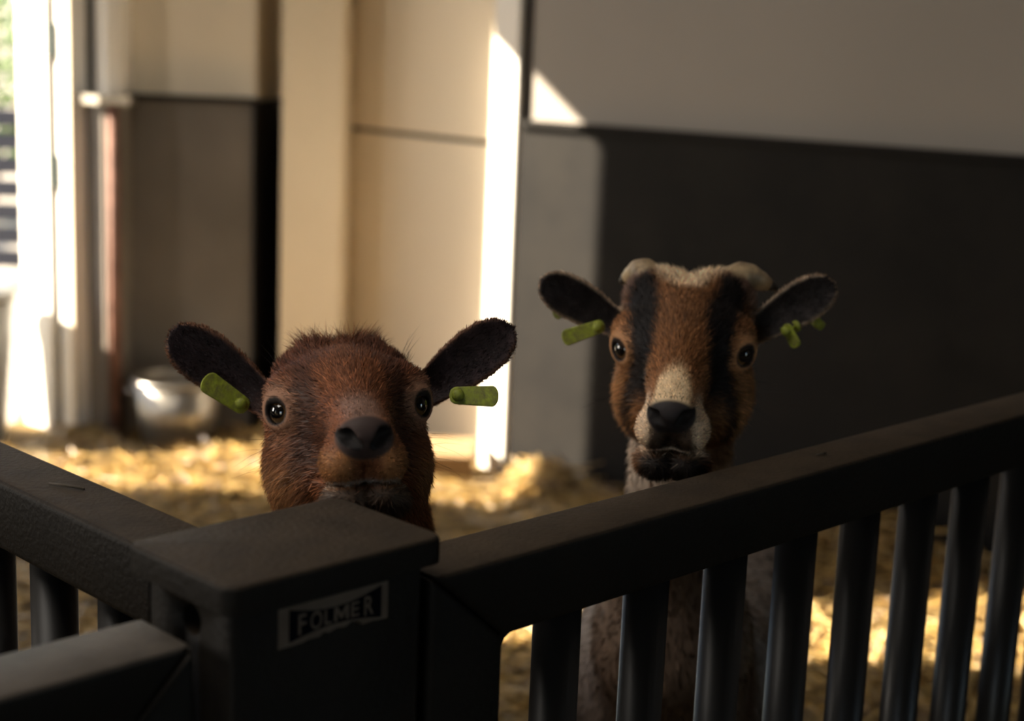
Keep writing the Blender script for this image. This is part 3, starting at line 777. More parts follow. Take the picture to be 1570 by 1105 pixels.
def surface_net(fn, xs, ys, zs):
    nx, ny, nz = len(xs), len(ys), len(zs); B = 8
    vol = np.full((nx, ny, nz), 1.0, np.float32)
    bi = [list(range(0, n - 1, B)) for n in (nx, ny, nz)]
    ext = [[(i, min(i + B + 1, n)) for i in b] for b, n in zip(bi, (nx, ny, nz))]
    cs = [np.array([(a[i] + a[j - 1]) / 2 for i, j in e], np.float32) for a, e in zip((xs, ys, zs), ext)]
    hs = [np.array([(a[j - 1] - a[i]) / 2 for i, j in e], np.float32) for a, e in zip((xs, ys, zs), ext)]
    CX, CY, CZ = np.meshgrid(*cs, indexing='ij'); HX, HY, HZ = np.meshgrid(*hs, indexing='ij')
    d = fn(np.stack([CX.ravel(), CY.ravel(), CZ.ravel()], -1)).reshape(CX.shape)
    R = np.sqrt(HX ** 2 + HY ** 2 + HZ ** 2)
    need = np.abs(d) < R * 1.35 + 0.012
    for a, (i0, i1) in enumerate(ext[0]):
        for b, (j0, j1) in enumerate(ext[1]):
            ks = np.nonzero(need[a, b])[0]
            neg = np.nonzero((~need[a, b]) & (d[a, b] < 0))[0]
            for c in neg:
                k0, k1 = ext[2][c]; vol[i0:i1, j0:j1, k0:k1] = -1.0
    todo = np.argwhere(need)
    pts = []; sl = []
    def flush():
        if not pts: return
        val = fn(np.concatenate(pts)); o = 0
        for s in sl:
            sh = vol[s].shape; m = sh[0] * sh[1] * sh[2]; vol[s] = val[o:o + m].reshape(sh); o += m
        pts.clear(); sl.clear()
    for a, b, c in todo:
        (i0, i1), (j0, j1), (k0, k1) = ext[0][a], ext[1][b], ext[2][c]
        X, Y, Z = np.meshgrid(xs[i0:i1], ys[j0:j1], zs[k0:k1], indexing='ij')
        pts.append(np.stack([X.ravel(), Y.ravel(), Z.ravel()], -1)); sl.append((slice(i0, i1), slice(j0, j1), slice(k0, k1)))
        if len(pts) > 250: flush()
    flush()
    ins = vol < 0
    cnt = np.zeros((nx - 1, ny - 1, nz - 1), np.int8)
    for di in (0, 1):
        for dj in (0, 1):
            for dk in (0, 1):
                cnt += ins[di:nx - 1 + di, dj:ny - 1 + dj, dk:nz - 1 + dk]
    act = np.argwhere((cnt > 0) & (cnt < 8)); ids = np.full(cnt.shape, -1, np.int32)
    ids[tuple(act.T)] = np.arange(len(act))
    acc = np.zeros((len(act), 3)); num = np.zeros(len(act))
    crn = [(i, j, k) for i in (0, 1) for j in (0, 1) for k in (0, 1)]
    ax = (xs, ys, zs)
    for c in crn:
        for a in range(3):
            if c[a]: continue
            e = list(c); e[a] = 1
            p0 = act + np.array(c); p1 = act + np.array(e)
            v0 = vol[tuple(p0.T)]; v1 = vol[tuple(p1.T)]; mk = (v0 < 0) != (v1 < 0)
            t = np.where(mk, v0 / np.where(mk, v0 - v1, 1), 0)
            P = np.stack([ax[m][p0[:, m]] for m in range(3)], -1).astype(float)
            P[:, a] += t * (ax[a][p1[:, a]] - ax[a][p0[:, a]])
            acc[mk] += P[mk]; num[mk] += 1
    verts = acc / num[:, None]
    faces = []
    for a in range(3):
        sl0 = [slice(None)] * 3; sl1 = [slice(None)] * 3; sl0[a] = slice(0, -1); sl1[a] = slice(1, None)
        A = ins[tuple(sl0)]; Bm = ins[tuple(sl1)]
        e = np.argwhere(A != Bm); b, c = (a + 1) % 3, (a + 2) % 3
        lim = np.array(cnt.shape)
        e = e[(e[:, b] > 0) & (e[:, c] > 0) & (e[:, b] < lim[b]) & (e[:, c] < lim[c])]
        def cell(db, dc):
            q = e.copy(); q[:, b] += db; q[:, c] += dc; return ids[tuple(q.T)]
        f = np.stack([cell(-1, -1), cell(0, -1), cell(0, 0), cell(-1, 0)], -1)
        flip = ~A[tuple(e.T)]
        f[flip] = f[flip][:, ::-1]
        faces.append(f)
    faces = np.concatenate(faces); faces = faces[(faces >= 0).all(1)]
    return verts, faces

def vnoise(p, f, seed):
    r = np.random.default_rng(seed); out = np.zeros(len(p))
    for k in range(5):
        d = unit(r.normal(size=3)) * f * (0.7 + 0.35 * k); out += np.sin(p @ d + r.uniform(0, 6.28) + 1.3 * np.sin(p @ (unit(r.normal(size=3)) * f * .6)))
    return out / 5

def mixc(c, new, m): return c * (1 - m[:, None]) + np.asarray(new)[None] * m[:, None]

def nose_mask(p):
    m = np.abs(p[:, 0])
    e = ((p[:, 0] / .0225) ** 2 + ((p[:, 2] + .0130) / .0165) ** 2)
    return sstep(1.15, .85, e) * sstep(.116, .124, p[:, 1])
def lid_mask(p):
    m = p.copy(); m[:, 0] = np.abs(m[:, 0]); v = m - EYE_C; h = v @ EYE_N
    rr = np.linalg.norm(v - h[:, None] * EYE_N, axis=1)
    return rr, h

def coat(P, S, jitter=0.0):
    q = (P - S['E']) @ S['H'].T; p = q / S['scale']
    if jitter: p = p + rng.normal(0, jitter, p.shape)
    x, n, d = p[:, 0], p[:, 1], p[:, 2]; ax = np.abs(x); N_ = len(p)
    w1 = vnoise(p, 90, 1); w2 = vnoise(p, 260, 2)
    head = sstep(-.16, -.10, n) * sstep(.22, .16, ax + np.abs(d) * .3) * sstep(-.13, -.09, d)
    rr, eh = lid_mask(p)
    if S['kind'] == 'brown':
        c = np.tile(np.array([.195, .072, .031]), (N_, 1))
        c = mixc(c, (.100, .040, .026), sstep(-.005, .02, d) * sstep(.03, -.01, n) * .75)             # dark forehead
        c = mixc(c, (.175, .068, .032), sstep(.03, .0, ax) * sstep(.02, .045, d) * .7)
        c = mixc(c, (.30, .145, .060), sstep(-.02, -.05, d) * sstep(.035, .055, ax) * .8)              # warm cheeks
        c = mixc(c, (.042, .020, .016), sstep(.014, .004, np.abs(ax - (.036 - .05 * np.clip(n - .04, 0, .1)))) * sstep(-.03, .03, n) * sstep(.118, .085, n) * sstep(-.052, -.03, d) * .8)  # dark eye-to-mouth stripe, with shade of the hollow painted in
        c = mixc(c, (.30, .165, .105), sstep(.028, .018, rr) * sstep(.0, .004, eh + .008) * .75)       # pale ring round the eye
        c = mixc(c, (.17, .110, .088), sstep(.020, .008, ax + w1 * .003) * sstep(.06, .095, n) * sstep(-.02, -.004, d) * .7)
        c = mixc(c, (.30, .135, .050), sstep(.085, .105, n) * sstep(-.018, -.026, d) * sstep(.006, .016, ax) * .85)
        c = mixc(c, (.066, .042, .028), sstep(-.0495, -.0535, d) * sstep(.055, .075, n) * sstep(.040, .030, ax + w1 * .004))   # dark chin
        c = mixc(c, (.30, .27, .23), sstep(.0032, .0012, np.abs(d - .0014 - S['mouth'](x, n))) * sstep(.085, .1, n) * .7)
        neck = 1 - head
        c = mixc(c, (.19, .085, .042), neck * .6)
        nosec = (.046, .030, .027)
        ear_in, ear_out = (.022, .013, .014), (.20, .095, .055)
    else:
        c = np.tile(np.array([.205, .090, .036]), (N_, 1))
        c = mixc(c, (.36, .175, .068), sstep(.0, -.03, d) * sstep(.03, .05, ax) * .85)
        c = mixc(c, (.15, .075, .038), sstep(.03, .01, ax) * sstep(-.05, .0, n) * sstep(.05, .02, n) * .5)
        # cream poll
        c = mixc(c, (.74, .60, .42), sstep(-.026, -.052, n + w1 * .008 + w2 * .004 + .9 * np.maximum(0, ax - .006)) * sstep(.042, .030, ax + w1 * .003) * sstep(.0, .02, d))
        c = mixc(c, (.16, .105, .085), sstep(-.035, -.055, n) * sstep(.030, .040, ax) * sstep(-.01, .01, d) * .8)
        # black stripes over the eyes down to the muzzle
        bc = np.interp(n, [-.07, -.03, .015, .05, .09], [.044, .041, .035, .034, .036]); bh = np.interp(n, [-.065, -.05, -.02, .02, .06, .095], [.002, .014, .0185, .0135, .009, .003])
        c = mixc(c, (.010, .008, .008), sstep(bh * 1.25, bh * .6, np.abs(ax - bc + w1 * .002)) * sstep(-.070, -.055, n) * sstep(.105, .085, n) * sstep(-.045, -.02, d))
        c = mixc(c, (.33, .165, .075), sstep(.026, .018, rr) * sstep(.0, .004, eh + .008) * sstep(.040, .050, ax))
        c = mixc(c, (.02, .014, .012), sstep(.010, .006, np.sqrt((ax - .043) ** 2 + (n - .033) ** 2)) * .9)
        # cream blaze above the nose and round the muzzle
        bl = sstep(.070, .092, n + w1 * .007 + w2 * .004 - .9 * np.maximum(0, ax - .003)) * sstep(-.036, -.022, d + .3 * ax)
        c = mixc(c, (.60, .45, .28), bl * sstep(.018 + .10 * np.clip(n - .095, 0, .05), .011 + .10 * np.clip(n - .095, 0, .05), ax + w2 * .002))
        mz = sstep(.088, .102, n) * sstep(-.058, -.052, d) * sstep(.015, .021, ax) * sstep(.002, -.012, d)
        c = mixc(c, (.60, .45, .31), mz)
        c = mixc(c, (.060, .038, .026), sstep(.100, .112, n) * sstep(-.020, -.026, d) * sstep(-.060, -.051, d) * sstep(.024, .016, ax + w1 * .003))
        c = mixc(c, (.022, .016, .013), sstep(-.0545, -.0580, d) * sstep(.045, .065, n) * sstep(.030, .022, ax + w1 * .004))
        c = mixc(c, (.66, .52, .40), sstep(.0030, .0014, np.abs(d - .0020 - S['mouth'](x, n))) * sstep(.060, .075, n))
        neck = 1 - head
        c = mixc(c, (.44, .33, .25), sstep(-.05, -.075, d) * sstep(.03, -.02, n))
        c = mixc(c, (.20, .165, .145), neck * .95)
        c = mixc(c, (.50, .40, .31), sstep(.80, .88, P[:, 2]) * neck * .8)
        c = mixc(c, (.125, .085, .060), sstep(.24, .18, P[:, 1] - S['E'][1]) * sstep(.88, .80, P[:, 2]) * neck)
        nosec = (.022, .018, .019)
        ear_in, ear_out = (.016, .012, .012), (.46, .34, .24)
    c = mixc(c, nosec, nose_mask(p))
    mm = p.copy(); mm[:, 0] = ax
    nost = np.minimum(cone(mm, (.0065, .1345, -.0180), (.0135, .1300, -.0115), .0036, .0062), cone(mm, (.0135, .1300, -.0115), (.0200, .1240, -.0085), .0056, .0024))
    c = mixc(c, (.008, .006, .006), sstep(.0016, .0004, nost))
    # dark lids
    c = mixc(c, (.018, .013, .012), sstep(.0128, .0112, rr) * sstep(-.004, .002, eh))
    for e in S['ears']:
        l, w, nn = e.coords(q); sh = e.sheet(l, w); h = np.maximum(e.half(np.clip(l, 0, e.L)), .003)
        on = sstep(.004, .016, l) * sstep(.012, .006, np.abs(nn - sh)) * sstep(1.35, 1.15, np.abs(w) / h) * (l < e.L + .01)
        inner = sstep(-.0010, .0006, nn - sh)
        rim = sstep(.80, .97, np.abs(w) / h + w1 * .05)
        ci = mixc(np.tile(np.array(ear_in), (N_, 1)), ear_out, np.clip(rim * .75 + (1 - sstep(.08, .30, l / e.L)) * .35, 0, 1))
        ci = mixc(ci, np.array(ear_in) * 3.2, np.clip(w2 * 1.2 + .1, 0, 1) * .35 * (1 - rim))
        ce = np.tile(np.array(ear_out), (N_, 1))
        cc = ci * inner[:, None] + ce * (1 - inner[:, None])
        c = c * (1 - on[:, None]) + cc * on[:, None]
    # hooves
    hf = sstep(.050, .040, P[:, 2])
    c = mixc(c, (.03, .026, .022), hf)
    return c * (S['bright'] + .10 * w2[:, None])

def flow_and_len(P, Nn, S):
    """hair direction (world), length and lift at surface points"""
    q = (P - S['E']) @ S['H'].T; p = q / S['scale']; x, n, d = p[:, 0], p[:, 1], p[:, 2]; ax = np.abs(x); sg = np.sign(x)
    f = np.zeros_like(p)
    f[:, 1] = -1.0
    f[:, 0] += sg * sstep(.0, .04, ax) * .35
    ck = sstep(.0, -.03, d) * sstep(.02, .05, ax)
    f[:, 2] += -ck * 1.1 + sstep(.02, .05, d) * .25
    poll = sstep(-.035, -.070, n) * sstep(.02, .04, d)
    f[:, 2] += poll * 1.6
    chin = sstep(-.05, -.06, d) * sstep(.04, .07, n); f[:, 2] -= chin * .8
    fw = f @ S['H']
    bodyw = sstep(-.10, -.14, d) + sstep(-.10, -.15, n); bodyw = np.clip(bodyw, 0, 1)
    fw = fw * (1 - bodyw)[:, None] + np.array([0, .45, -1.0])[None] * bodyw[:, None]
    L = np.full(len(p), .0085)
    L = L * (1 - .55 * sstep(.06, .10, n))
    L += .007 * ck
    L += S['tuft'] * poll * sstep(.045, .02, ax)
    L += .006 * chin
    L = L * (1 - bodyw) + .013 * bodyw
    lift = np.full(len(p), .34) + poll * .55
    rr, eh = lid_mask(p)
    nearlid = sstep(.024, .014, rr) * sstep(-.02, 0, eh); L = L * (1 - .72 * nearlid)
    bald = np.maximum(nose_mask(p), sstep(.0150, .0125, rr) * sstep(-.006, 0, eh))
    for e in S['ears']:
        l, w, nn = e.coords(q); sh = e.sheet(l, w); h = np.maximum(e.half(np.clip(l, 0, e.L)), .003)
        on = sstep(.006, .02, l) * sstep(.012, .006, np.abs(nn - sh)) * sstep(1.4, 1.15, np.abs(w) / h)
        dirw = (e.l[None] + e.w[None] * (np.sign(w) * .8 * sstep(.5, 1.0, np.abs(w) / h))[:, None]) @ S['H']
        fw = fw * (1 - on)[:, None] + dirw * on[:, None]
        L = L * (1 - on) + .0045 * on
    return fw, L, lift, bald

def build_goat(S, label, n_head, n_body):
    E, H = S['E'], S['H']
    lo_f = E - np.array([.20, .20, .13]); hi_f = E + np.array([.20, .20, .14])
    chest, sho, hip = [np.array(S['body'][k]) for k in ('chest', 'shoulder', 'hip')]
    lo = np.minimum(lo_f, np.array([sho[0] - .26, lo_f[1], -.01])); hi = np.maximum(hi_f, np.array([sho[0] + .26, hip[1] + .34, hi_f[2]]))
    lo[0] = min(lo[0], hip[0] - .26); hi[0] = max(hi[0], hip[0] + .26)
    g = S['res']
    xs = axis_grid(lo[0], hi[0], lo_f[0], hi_f[0], g, .010); ys = axis_grid(lo[1], hi[1], lo_f[1], E[1] + .14, g, .014); zs = axis_grid(lo[2], hi[2], lo_f[2], hi_f[2], g, .012)
    v, f = surface_net(lambda P: goat_sdf(P.astype(np.float32), S), xs, ys, zs)
    root = empty('goat', (sho[0], sho[1], 0)); tag(root, label, 'goat')
    off = np.array(root.location)
    me = np_mesh('body', v - off, f); set_col(me, coat(v, S))
    body = mesh_obj('body', me, M['skin'], root, True)
    # ---- fur
    tri = np.concatenate([f[:, [0, 1, 2]], f[:, [0, 2, 3]]]); a, b, c = v[tri[:, 0]], v[tri[:, 1]], v[tri[:, 2]]
    cr = np.cross(b - a, c - a); ar = np.linalg.norm(cr, axis=1) / 2; nrm = cr / (2 * ar[:, None] + 1e-12)
    vn = np.zeros_like(v)
    for k in range(3): np.add.at(vn, tri[:, k], cr)
    vn /= np.linalg.norm(vn, axis=1)[:, None] + 1e-12
    cen = (a + b + c) / 3; q = (cen - E) @ H.T
    hd = (np.abs(q[:, 1]) < .20) & (q[:, 2] > -.14) & (cen[:, 1] < E[1] + .16)
    allV, allC, allN = [], [], []
    for mask, cnt, wid in ((hd, n_head, .00034), (~hd, n_body, .0008)):
        wgt = ar * mask
        if wgt.sum() <= 0: continue
        pick = rng.choice(len(tri), cnt, p=wgt / wgt.sum())
        r1 = np.sqrt(rng.random(cnt)); r2 = rng.random(cnt); w0, w1, w2 = 1 - r1, r1 * (1 - r2), r1 * r2
        T = tri[pick]
        P = v[T[:, 0]] * w0[:, None] + v[T[:, 1]] * w1[:, None] + v[T[:, 2]] * w2[:, None]
        Nn = vn[T[:, 0]] * w0[:, None] + vn[T[:, 1]] * w1[:, None] + vn[T[:, 2]] * w2[:, None]
        Nn /= np.linalg.norm(Nn, axis=1)[:, None] + 1e-12
        fl, Ln, lift, bald = flow_and_len(P, Nn, S)
        keep = (rng.random(cnt) > bald * 1.2) & (P[:, 2] > .06)
        P, Nn, fl, Ln, lift = P[keep], Nn[keep], fl[keep], Ln[keep], lift[keep]; m = len(P)
        Ln = Ln * rng.uniform(.55, 1.25, m)
        fl = fl / (np.linalg.norm(fl, axis=1)[:, None] + 1e-9) + rng.normal(0, .22, (m, 3))
        tg = fl - Nn * np.sum(fl * Nn, 1)[:, None]; tg /= np.linalg.norm(tg, axis=1)[:, None] + 1e-9
        lf = np.clip(lift + rng.normal(0, .12, m), .08, 1.4)
        d0 = tg * np.cos(lf)[:, None] + Nn * np.sin(lf)[:, None]
        d1 = d0 + tg * .35 + rng.normal(0, .10, (m, 3)); d1 /= np.linalg.norm(d1, axis=1)[:, None]
        sd = np.cross(d0, rng.normal(size=(m, 3)) * .6 + Nn); sd /= np.linalg.norm(sd, axis=1)[:, None] + 1e-9
        ww = wid * rng.uniform(.7, 1.3, m)[:, None] * S['scale']
        p0 = P - Nn * .0006; p1 = p0 + d0 * (Ln * .5)[:, None]; p2 = p1 + d1 * (Ln * .5)[:, None]
        VV = np.stack([p0 - sd * ww, p0 + sd * ww, p1 - sd * ww * .75, p1 + sd * ww * .75, p2], 1)
        cl = vnoise(P, 900, 8)[:, None]; cc = coat(P, S, .0020) * np.clip(rng.lognormal(-.05, .5, (m, 1)) * (1 + .35 * cl), .35, 2.6)
        cc5 = np.repeat(cc[:, None], 5, 1); cc5[:, :2] *= .75; cc5[:, 4] *= 1.15
        allV.append(VV.reshape(-1, 3)); allC.append(cc5.reshape(-1, 3)); allN.append(np.repeat(Nn * .8 + d0 * .25 + rng.normal(0, .22, (m, 3)), 5, 0))
    # whiskers and lashes
    for (x, n, d, dx, dn, dd, Lw) in S['whiskers']:
        p0 = E + H.T @ (np.array([x, n, d]) * S['scale']); dr = H.T @ unit((dx, dn, dd)); 
        sd = unit(np.cross(dr, rng.normal(size=3))); wv = .00016
        p1 = p0 + dr * Lw * .5; p2 = p1 + (dr + np.array([0, 0, -.18])) * Lw * .5
        allV.append(np.stack([p0 - sd * wv, p0 + sd * wv, p1 - sd * wv * .8, p1 + sd * wv * .8, p2])); allC.append(np.tile((.02, .015, .012), (5, 1))); allN.append(np.tile(unit(H[1]), (5, 1)))
    VV = np.concatenate(allV); CC = np.concatenate(allC); NN = np.concatenate(allN); m = len(VV) // 5
    bs = (np.arange(m) * 5)[:, None, None]
    T3 = (bs + np.array([(0, 1, 3), (0, 3, 2), (2, 3, 4)])[None]).reshape(-1, 3)
    fm = np_mesh('fur', VV - off, T3); set_col(fm, CC)
    fm.polygons.foreach_set('use_smooth', [True] * len(fm.polygons))
    NN = NN / (np.linalg.norm(NN, axis=1)[:, None] + 1e-9)
    fm.normals_split_custom_set_from_vertices(NN.tolist())
    fur = mesh_obj('fur', fm, M['fur'], root); fur['kind'] = 'stuff'
    # ---- eyes
    for sx in (-1, 1):
        c = EYE_C * np.array([sx, 1, 1]); nn = EYE_N * np.array([sx, 1, 1])
        cw = E + H.T @ (c * S['scale']); nw = Vector((H.T @ nn).tolist()); xr = Vector((H.T @ unit(np.cross((0, 0, 1.), nn))).tolist())
        up = nw.cross(xr).normalized(); xr = up.cross(nw).normalized()
        bm = bmesh.new(); bmesh.ops.create_uvsphere(bm, u_segments=40, v_segments=24, radius=EYE_R * S['scale'])
        # gentle corneal bulge along +z
        for w in bm.verts:
            t = w.co.z / (EYE_R * S['scale'])
            if t > .55: w.co *= 1 + .07 * (t - .55) / .45
        e = bm_obj('eye', bm, M['eye'], root, True)
        R3 = Matrix((xr, up, nw)).transposed().to_4x4()
        e.matrix_local = Matrix.Translation(Vector((cw - off).tolist())) @ R3
    return root, off

def eye_material():
    m = bpy.data.materials.new('goat_eye'); m.use_nodes = True; nt = m.node_tree; b = nt.nodes['Principled BSDF']
    tc = nt.nodes.new('ShaderNodeTexCoord'); sp = nt.nodes.new('ShaderNodeSeparateXYZ'); nt.links.new(tc.outputs['Object'], sp.inputs[0])
    def math_(op, a, bb=None):
        x = nt.nodes.new('ShaderNodeMath'); x.operation = op
        for i, s in enumerate((a, bb)):
            if s is None: continue
            if isinstance(s, (int, float)): x.inputs[i].default_value = s
            else: nt.links.new(s, x.inputs[i])
        return x.outputs[0]
    r2 = math_('SQRT', math_('ADD', math_('POWER', sp.outputs[0], 2.0), math_('POWER', sp.outputs[1], 2.0)))
    # wide dark pupil: rounded bar
    px2 = math_('MAXIMUM', math_('SUBTRACT', math_('ABSOLUTE', sp.outputs[0]), 0.0025), 0.0)
    pr = math_('SQRT', math_('ADD', math_('POWER', px2, 2.0), math_('POWER', sp.outputs[1], 2.0)))
    def ramp(src, a, bb, ca, cb):
        mr = nt.nodes.new('ShaderNodeMapRange'); mr.inputs[1].default_value = a; mr.inputs[2].default_value = bb; nt.links.new(src, mr.inputs[0])
        mx = nt.nodes.new('ShaderNodeMix'); mx.data_type = 'RGBA'; nt.links.new(mr.outputs[0], mx.inputs[0])
        for i, cc in ((6, ca), (7, cb)):
            if isinstance(cc, tuple): mx.inputs[i].default_value = (*cc, 1)
            else: nt.links.new(cc, mx.inputs[i])
        return mx.outputs[2]
    iris = ramp(r2, 0.0055, 0.0088, (.06, .028, .010), (.22, .115, .045))
    eyec = ramp(r2, 0.0092, 0.0100, iris, (.40, .32, .26))
    colr = ramp(pr, 0.0052, 0.0062, (.003, .003, .004), eyec)
    nt.links.new(colr, b.inputs['Base Color'])
    b.inputs['Roughness'].default_value = .06; b.inputs['Specular IOR Level'].default_value = .6
    b.inputs['Coat Weight'].default_value = 1.0; b.inputs['Coat Roughness'].default_value = .02
    return m
M['eye'] = eye_material()

def head_frame(E, th, rho, psi):
    """head that looks towards the visitor at the fence: pitched down th, tilted rho, turned psi"""
    th, rho, psi = map(math.radians, (th, rho, psi)); C = np.array([0, 0, CAM_Z])
    R = np.array(_R); U = np.array(_U)
    N = unit(C - E); X = R * math.cos(rho) + U * math.sin(rho); X = unit(X - N * (X @ N)); D = np.cross(N, X)
    N, D = N * math.cos(th) - D * math.sin(th), D * math.cos(th) + N * math.sin(th)
    N, X = N * math.cos(psi) + X * math.sin(psi), X * math.cos(psi) - N * math.sin(psi)
    return np.stack([X, N, D])

def whisk(seed, k):
    g = np.random.default_rng(seed); out = []
    for i in range(k):
        s = g.choice((-1, 1))
        out.append((s * .066, .0 + g.uniform(-.04, .03), -.02 - g.uniform(0, .03), s, g.uniform(-.4, .5), g.uniform(-.5, .1), g.uniform(.02, .045)))
    for i in range(k):
        s = g.choice((-1, 1))
        out.append((s * .052, -.045 + g.uniform(-.02, .01), .035 + g.uniform(-.01, .01), s * g.uniform(.2, .8), g.uniform(-.3, .3), 1.0, g.uniform(.02, .04)))
    for i in range(50 if seed == 21 else 0):
        out.append((.050 + g.uniform(-.007, .007), -.040 + g.uniform(-.006, .006), .034, .35 + g.uniform(-.3, .3), g.uniform(-.2, .3), 1.0, g.uniform(.012, .022)))
    for s in (-1, 1):
        for i in range(9):
            a = -.8 + 1.6 * i / 8
            base = EYE_C + EYE_N * .0135 + np.array([.010 * math.sin(a) * .6, -.010 * math.sin(a), .012])
            out.append((s * base[0], base[1], base[2], s * .6, .9, .25, .007))
    return out

def ear_tag(root, off, S, kind, frm):
    """frm: centre, long axis, facing normal in head coordinates; length, width"""
    c, la, nn, Lg, Wd = frm; H = S['H']
    la = unit(la); nn = np.array(nn, float); nn -= la * (nn @ la); nn = unit(nn); ww = np.cross(nn, la)
    bm = bmesh.new(); P = []
    r = Wd / 2
    for k in range(9):
        a = math.pi / 2 - math.pi * k / 8; P.append((Lg / 2 - r * .6 + r * .6 * math.cos(a), r * math.sin(a)))
    for k in range(5):
        a = -math.pi / 2 - math.pi * k / 4; P.append((-Lg / 2 + r * .5 + r * .5 * math.cos(a), r * .8 * math.sin(a)))
    t = .0035
    A = [bm.verts.new((x, y, -t / 2)) for x, y in P]; B = [bm.verts.new((x, y, t / 2)) for x, y in P]; n = len(P)
    bm.faces.new(A[::-1]); bm.faces.new(B)
    for i in range(n): bm.faces.new((A[i], A[(i + 1) % n], B[(i + 1) % n], B[i]))
    bmesh.ops.recalc_face_normals(bm, faces=bm.faces[:]); bevel_all(bm, .0009, 2)
    o = bm_obj('ear_tag', bm, M['tag'], root)
    X, Y, Z = [Vector((H.T @ w).tolist()) for w in (la, ww, nn)]
    o.matrix_local = Matrix.Translation(Vector((S['E'] + H.T @ np.array(c) - off).tolist())) @ Matrix((X, Y, Z)).transposed().to_4x4()
    o['label'] = 'yellow-green plastic ear tag'
    s = lathe([(.0052, 0.0), (.0056, .001), (.0050, .0045), (.0025, .006), (.0004, .0062)], 20)
    st = bm_obj('stud', s, M['tag'], o, True); st.location = (-Lg / 2 + r * .85, 0, t / 2)
    pn = lathe([(.0016, -.010), (.0016, 0.0)], 10)
    sh = bm_obj('pin', pn, M['tag'], o, True); sh.location = (-Lg / 2 + r * .85, 0, -t / 2 + .0003)
    bk = lathe([(.0060, -.0105), (.0060, -.0085)], 18)
    b2 = bm_obj('back_disc', bk, M['tag'], o, True); b2.location = (-Lg / 2 + r * .85, 0, -t / 2)
    return o

SCALE = 1.04
# brown goat looking over the corner post
E1 = np.array([-0.1385, 1.285, 0.9945]); H1 = head_frame(E1, 3.0, 2.8, 5.0)
S1g = dict(E=E1, H=H1, scale=SCALE, kind='brown', tuft=.022, bright=1.3, boss=.022, chin_drop=0.0, mouth=lambda x, n: -.0490 - 1.0 * np.minimum(x * x, .0012) + .04 * np.clip(.10 - n, 0, .06), res=.0021,
           ears=[Ear((-.050, -.058, -.004), (-.149, -.058, .076), .0245, (.15, 1.0, -.10)), Ear((.050, -.050, -.004), (.149, -.010, .068), .0245, (-.25, 1.0, -.10))],
           body=dict(chest=(-.12, 1.47, .58), shoulder=(-.13, 1.62, .51), hip=(-.24, 2.08, .50), r=.122, neck_r=.085, throat=.062), whiskers=whisk(21, 26))
g1, off1 = build_goat(S1g, 'reddish-brown goat without horns peering over the corner post, chin raised', 130000, 26000)
ear_tag(g1, off1, S1g, 'brown', ((-.103, -.052, .019), (-.8, .15, .62), (.1, 1, .15), .048, .020))
ear_tag(g1, off1, S1g, 'brown', ((.111, -.008, .008), (.95, .30, -.06), (-.15, 1, .25), .044, .019))

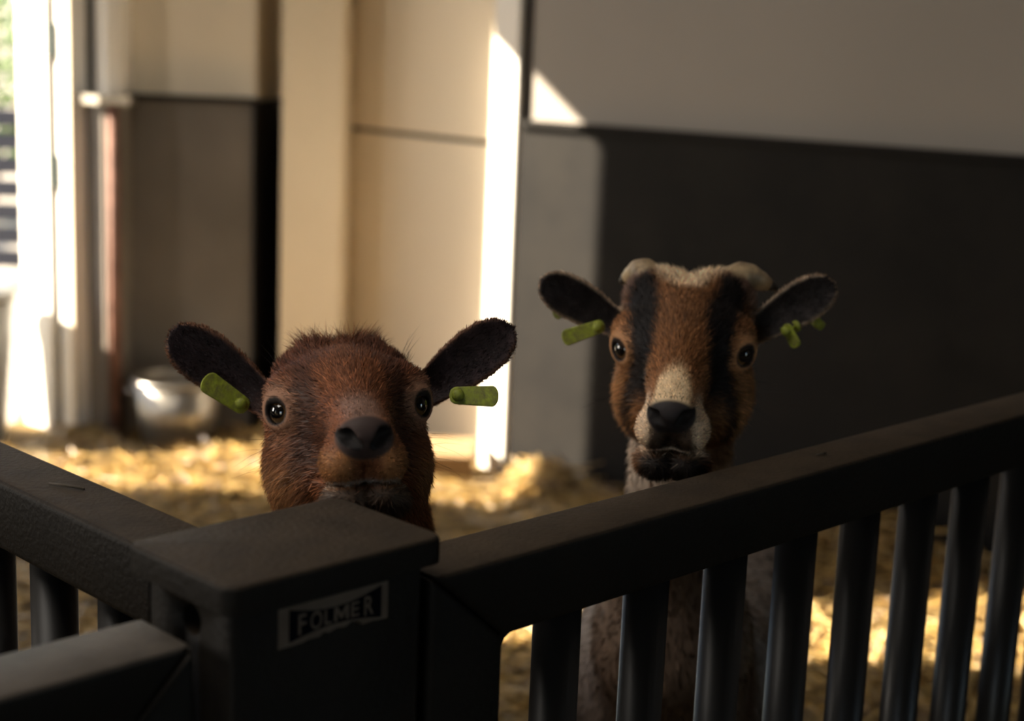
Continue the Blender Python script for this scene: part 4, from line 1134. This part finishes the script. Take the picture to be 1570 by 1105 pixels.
# horned goat with the black face stripes
E2 = np.array([0.170, 1.505, 1.017]); H2 = head_frame(E2, 20.5, -1.4, -4.0)
S2g = dict(E=E2, H=H2, scale=SCALE, kind='striped', tuft=.005, bright=1.35, boss=.030, chin_drop=.005, mouth=lambda x, n: -.0540 + 7.0 * np.minimum(x * x, .0012) + .06 * np.clip(.10 - n, 0, .06), res=.0021,
           ears=[Ear((-.050, -.056, -.006), (-.150, -.040, .057), .0225, (.15, 1.0, .25)), Ear((.050, -.064, -.010), (.146, -.085, .052), .0225, (-.10, 1.0, .25))],
           body=dict(chest=(.20, 1.70, .62), shoulder=(.225, 1.86, .515), hip=(.34, 2.34, .52), r=.135, neck_r=.075, throat=.043), whiskers=whisk(22, 10))
g2, off2 = build_goat(S2g, 'horned goat with black eye stripes and cream muzzle behind the right gate', 130000, 40000)
ear_tag(g2, off2, S2g, 'striped', ((-.103, -.022, .009), (-.92, .25, -.30), (.1, 1, .4), .046, .017))
ear_tag(g2, off2, S2g, 'striped', ((.106, -.062, .001), (.45, .30, -.75), (-.80, .45, .2), .027, .016))

ear_tag(g2, off2, S2g, 'striped', ((-.131, -.050, .020), (-.75, .05, -.55), (.1, 1, .3), .017, .012))
ear_tag(g2, off2, S2g, 'striped', ((.1335, -.088, .006), (.75, -.05, -.55), (-.1, 1, .3), .013, .010))

def horn(root, off, S, pts, rad, m):
    H = S['H']; W = [Vector((S['E'] + H.T @ (np.array(p) * S['scale']) - off).tolist()) for p in pts]
    # smooth the centre line
    fine, fr = [], []
    for i in range(len(W) - 1):
        p0, p1, p2, p3 = W[max(i - 1, 0)], W[i], W[i + 1], W[min(i + 2, len(W) - 1)]
        for k in range(6):
            t = k / 6
            fine.append(0.5 * ((2 * p1) + (p2 - p0) * t + (2 * p0 - 5 * p1 + 4 * p2 - p3) * t * t + (3 * p1 - p0 - 3 * p2 + p3) * t ** 3)); fr.append(rad[i] + (rad[i + 1] - rad[i]) * t)
    fine.append(W[-1]); fr.append(rad[-1])
    rr = [r * S['scale'] * (1 + .04 * math.sin(i * 1.9)) for i, r in enumerate(fr)]
    h = bm_obj('horn', tube(fine[:-4], 0.01, 16, rr[:-4]), m, root, True)
    bm_obj('tip', tube(fine[-5:], 0.01, 16, rr[-5:]), M['horn_tip'], h, True)
    return h
M['horn_tip'] = mat('dark_horn_tip', (0.03, 0.024, 0.02), 0.4, 0.4)
M['horn'] = mat('horn', (0.40, 0.29, 0.17), 0.45, 0.4, var=0.35, var_scale=60, dust=(0.10, 0.07, 0.045), dust_scale=40)
for s, reach in ((-1, 0.0), (1, 0.010)):
    h = horn(g2, off2, S2g, [(s * .036, -.064, .024), (s * .040, -.078, .044), (s * (.050 + reach * .4), -.090, .050), (s * (.063 + reach), -.096, .043), (s * (.072 + reach * 1.4), -.098, .036)], [.019, .0185, .0150, .0085, .0022], M['horn'])
    h['label'] = 'short curled horn with a dark tip'
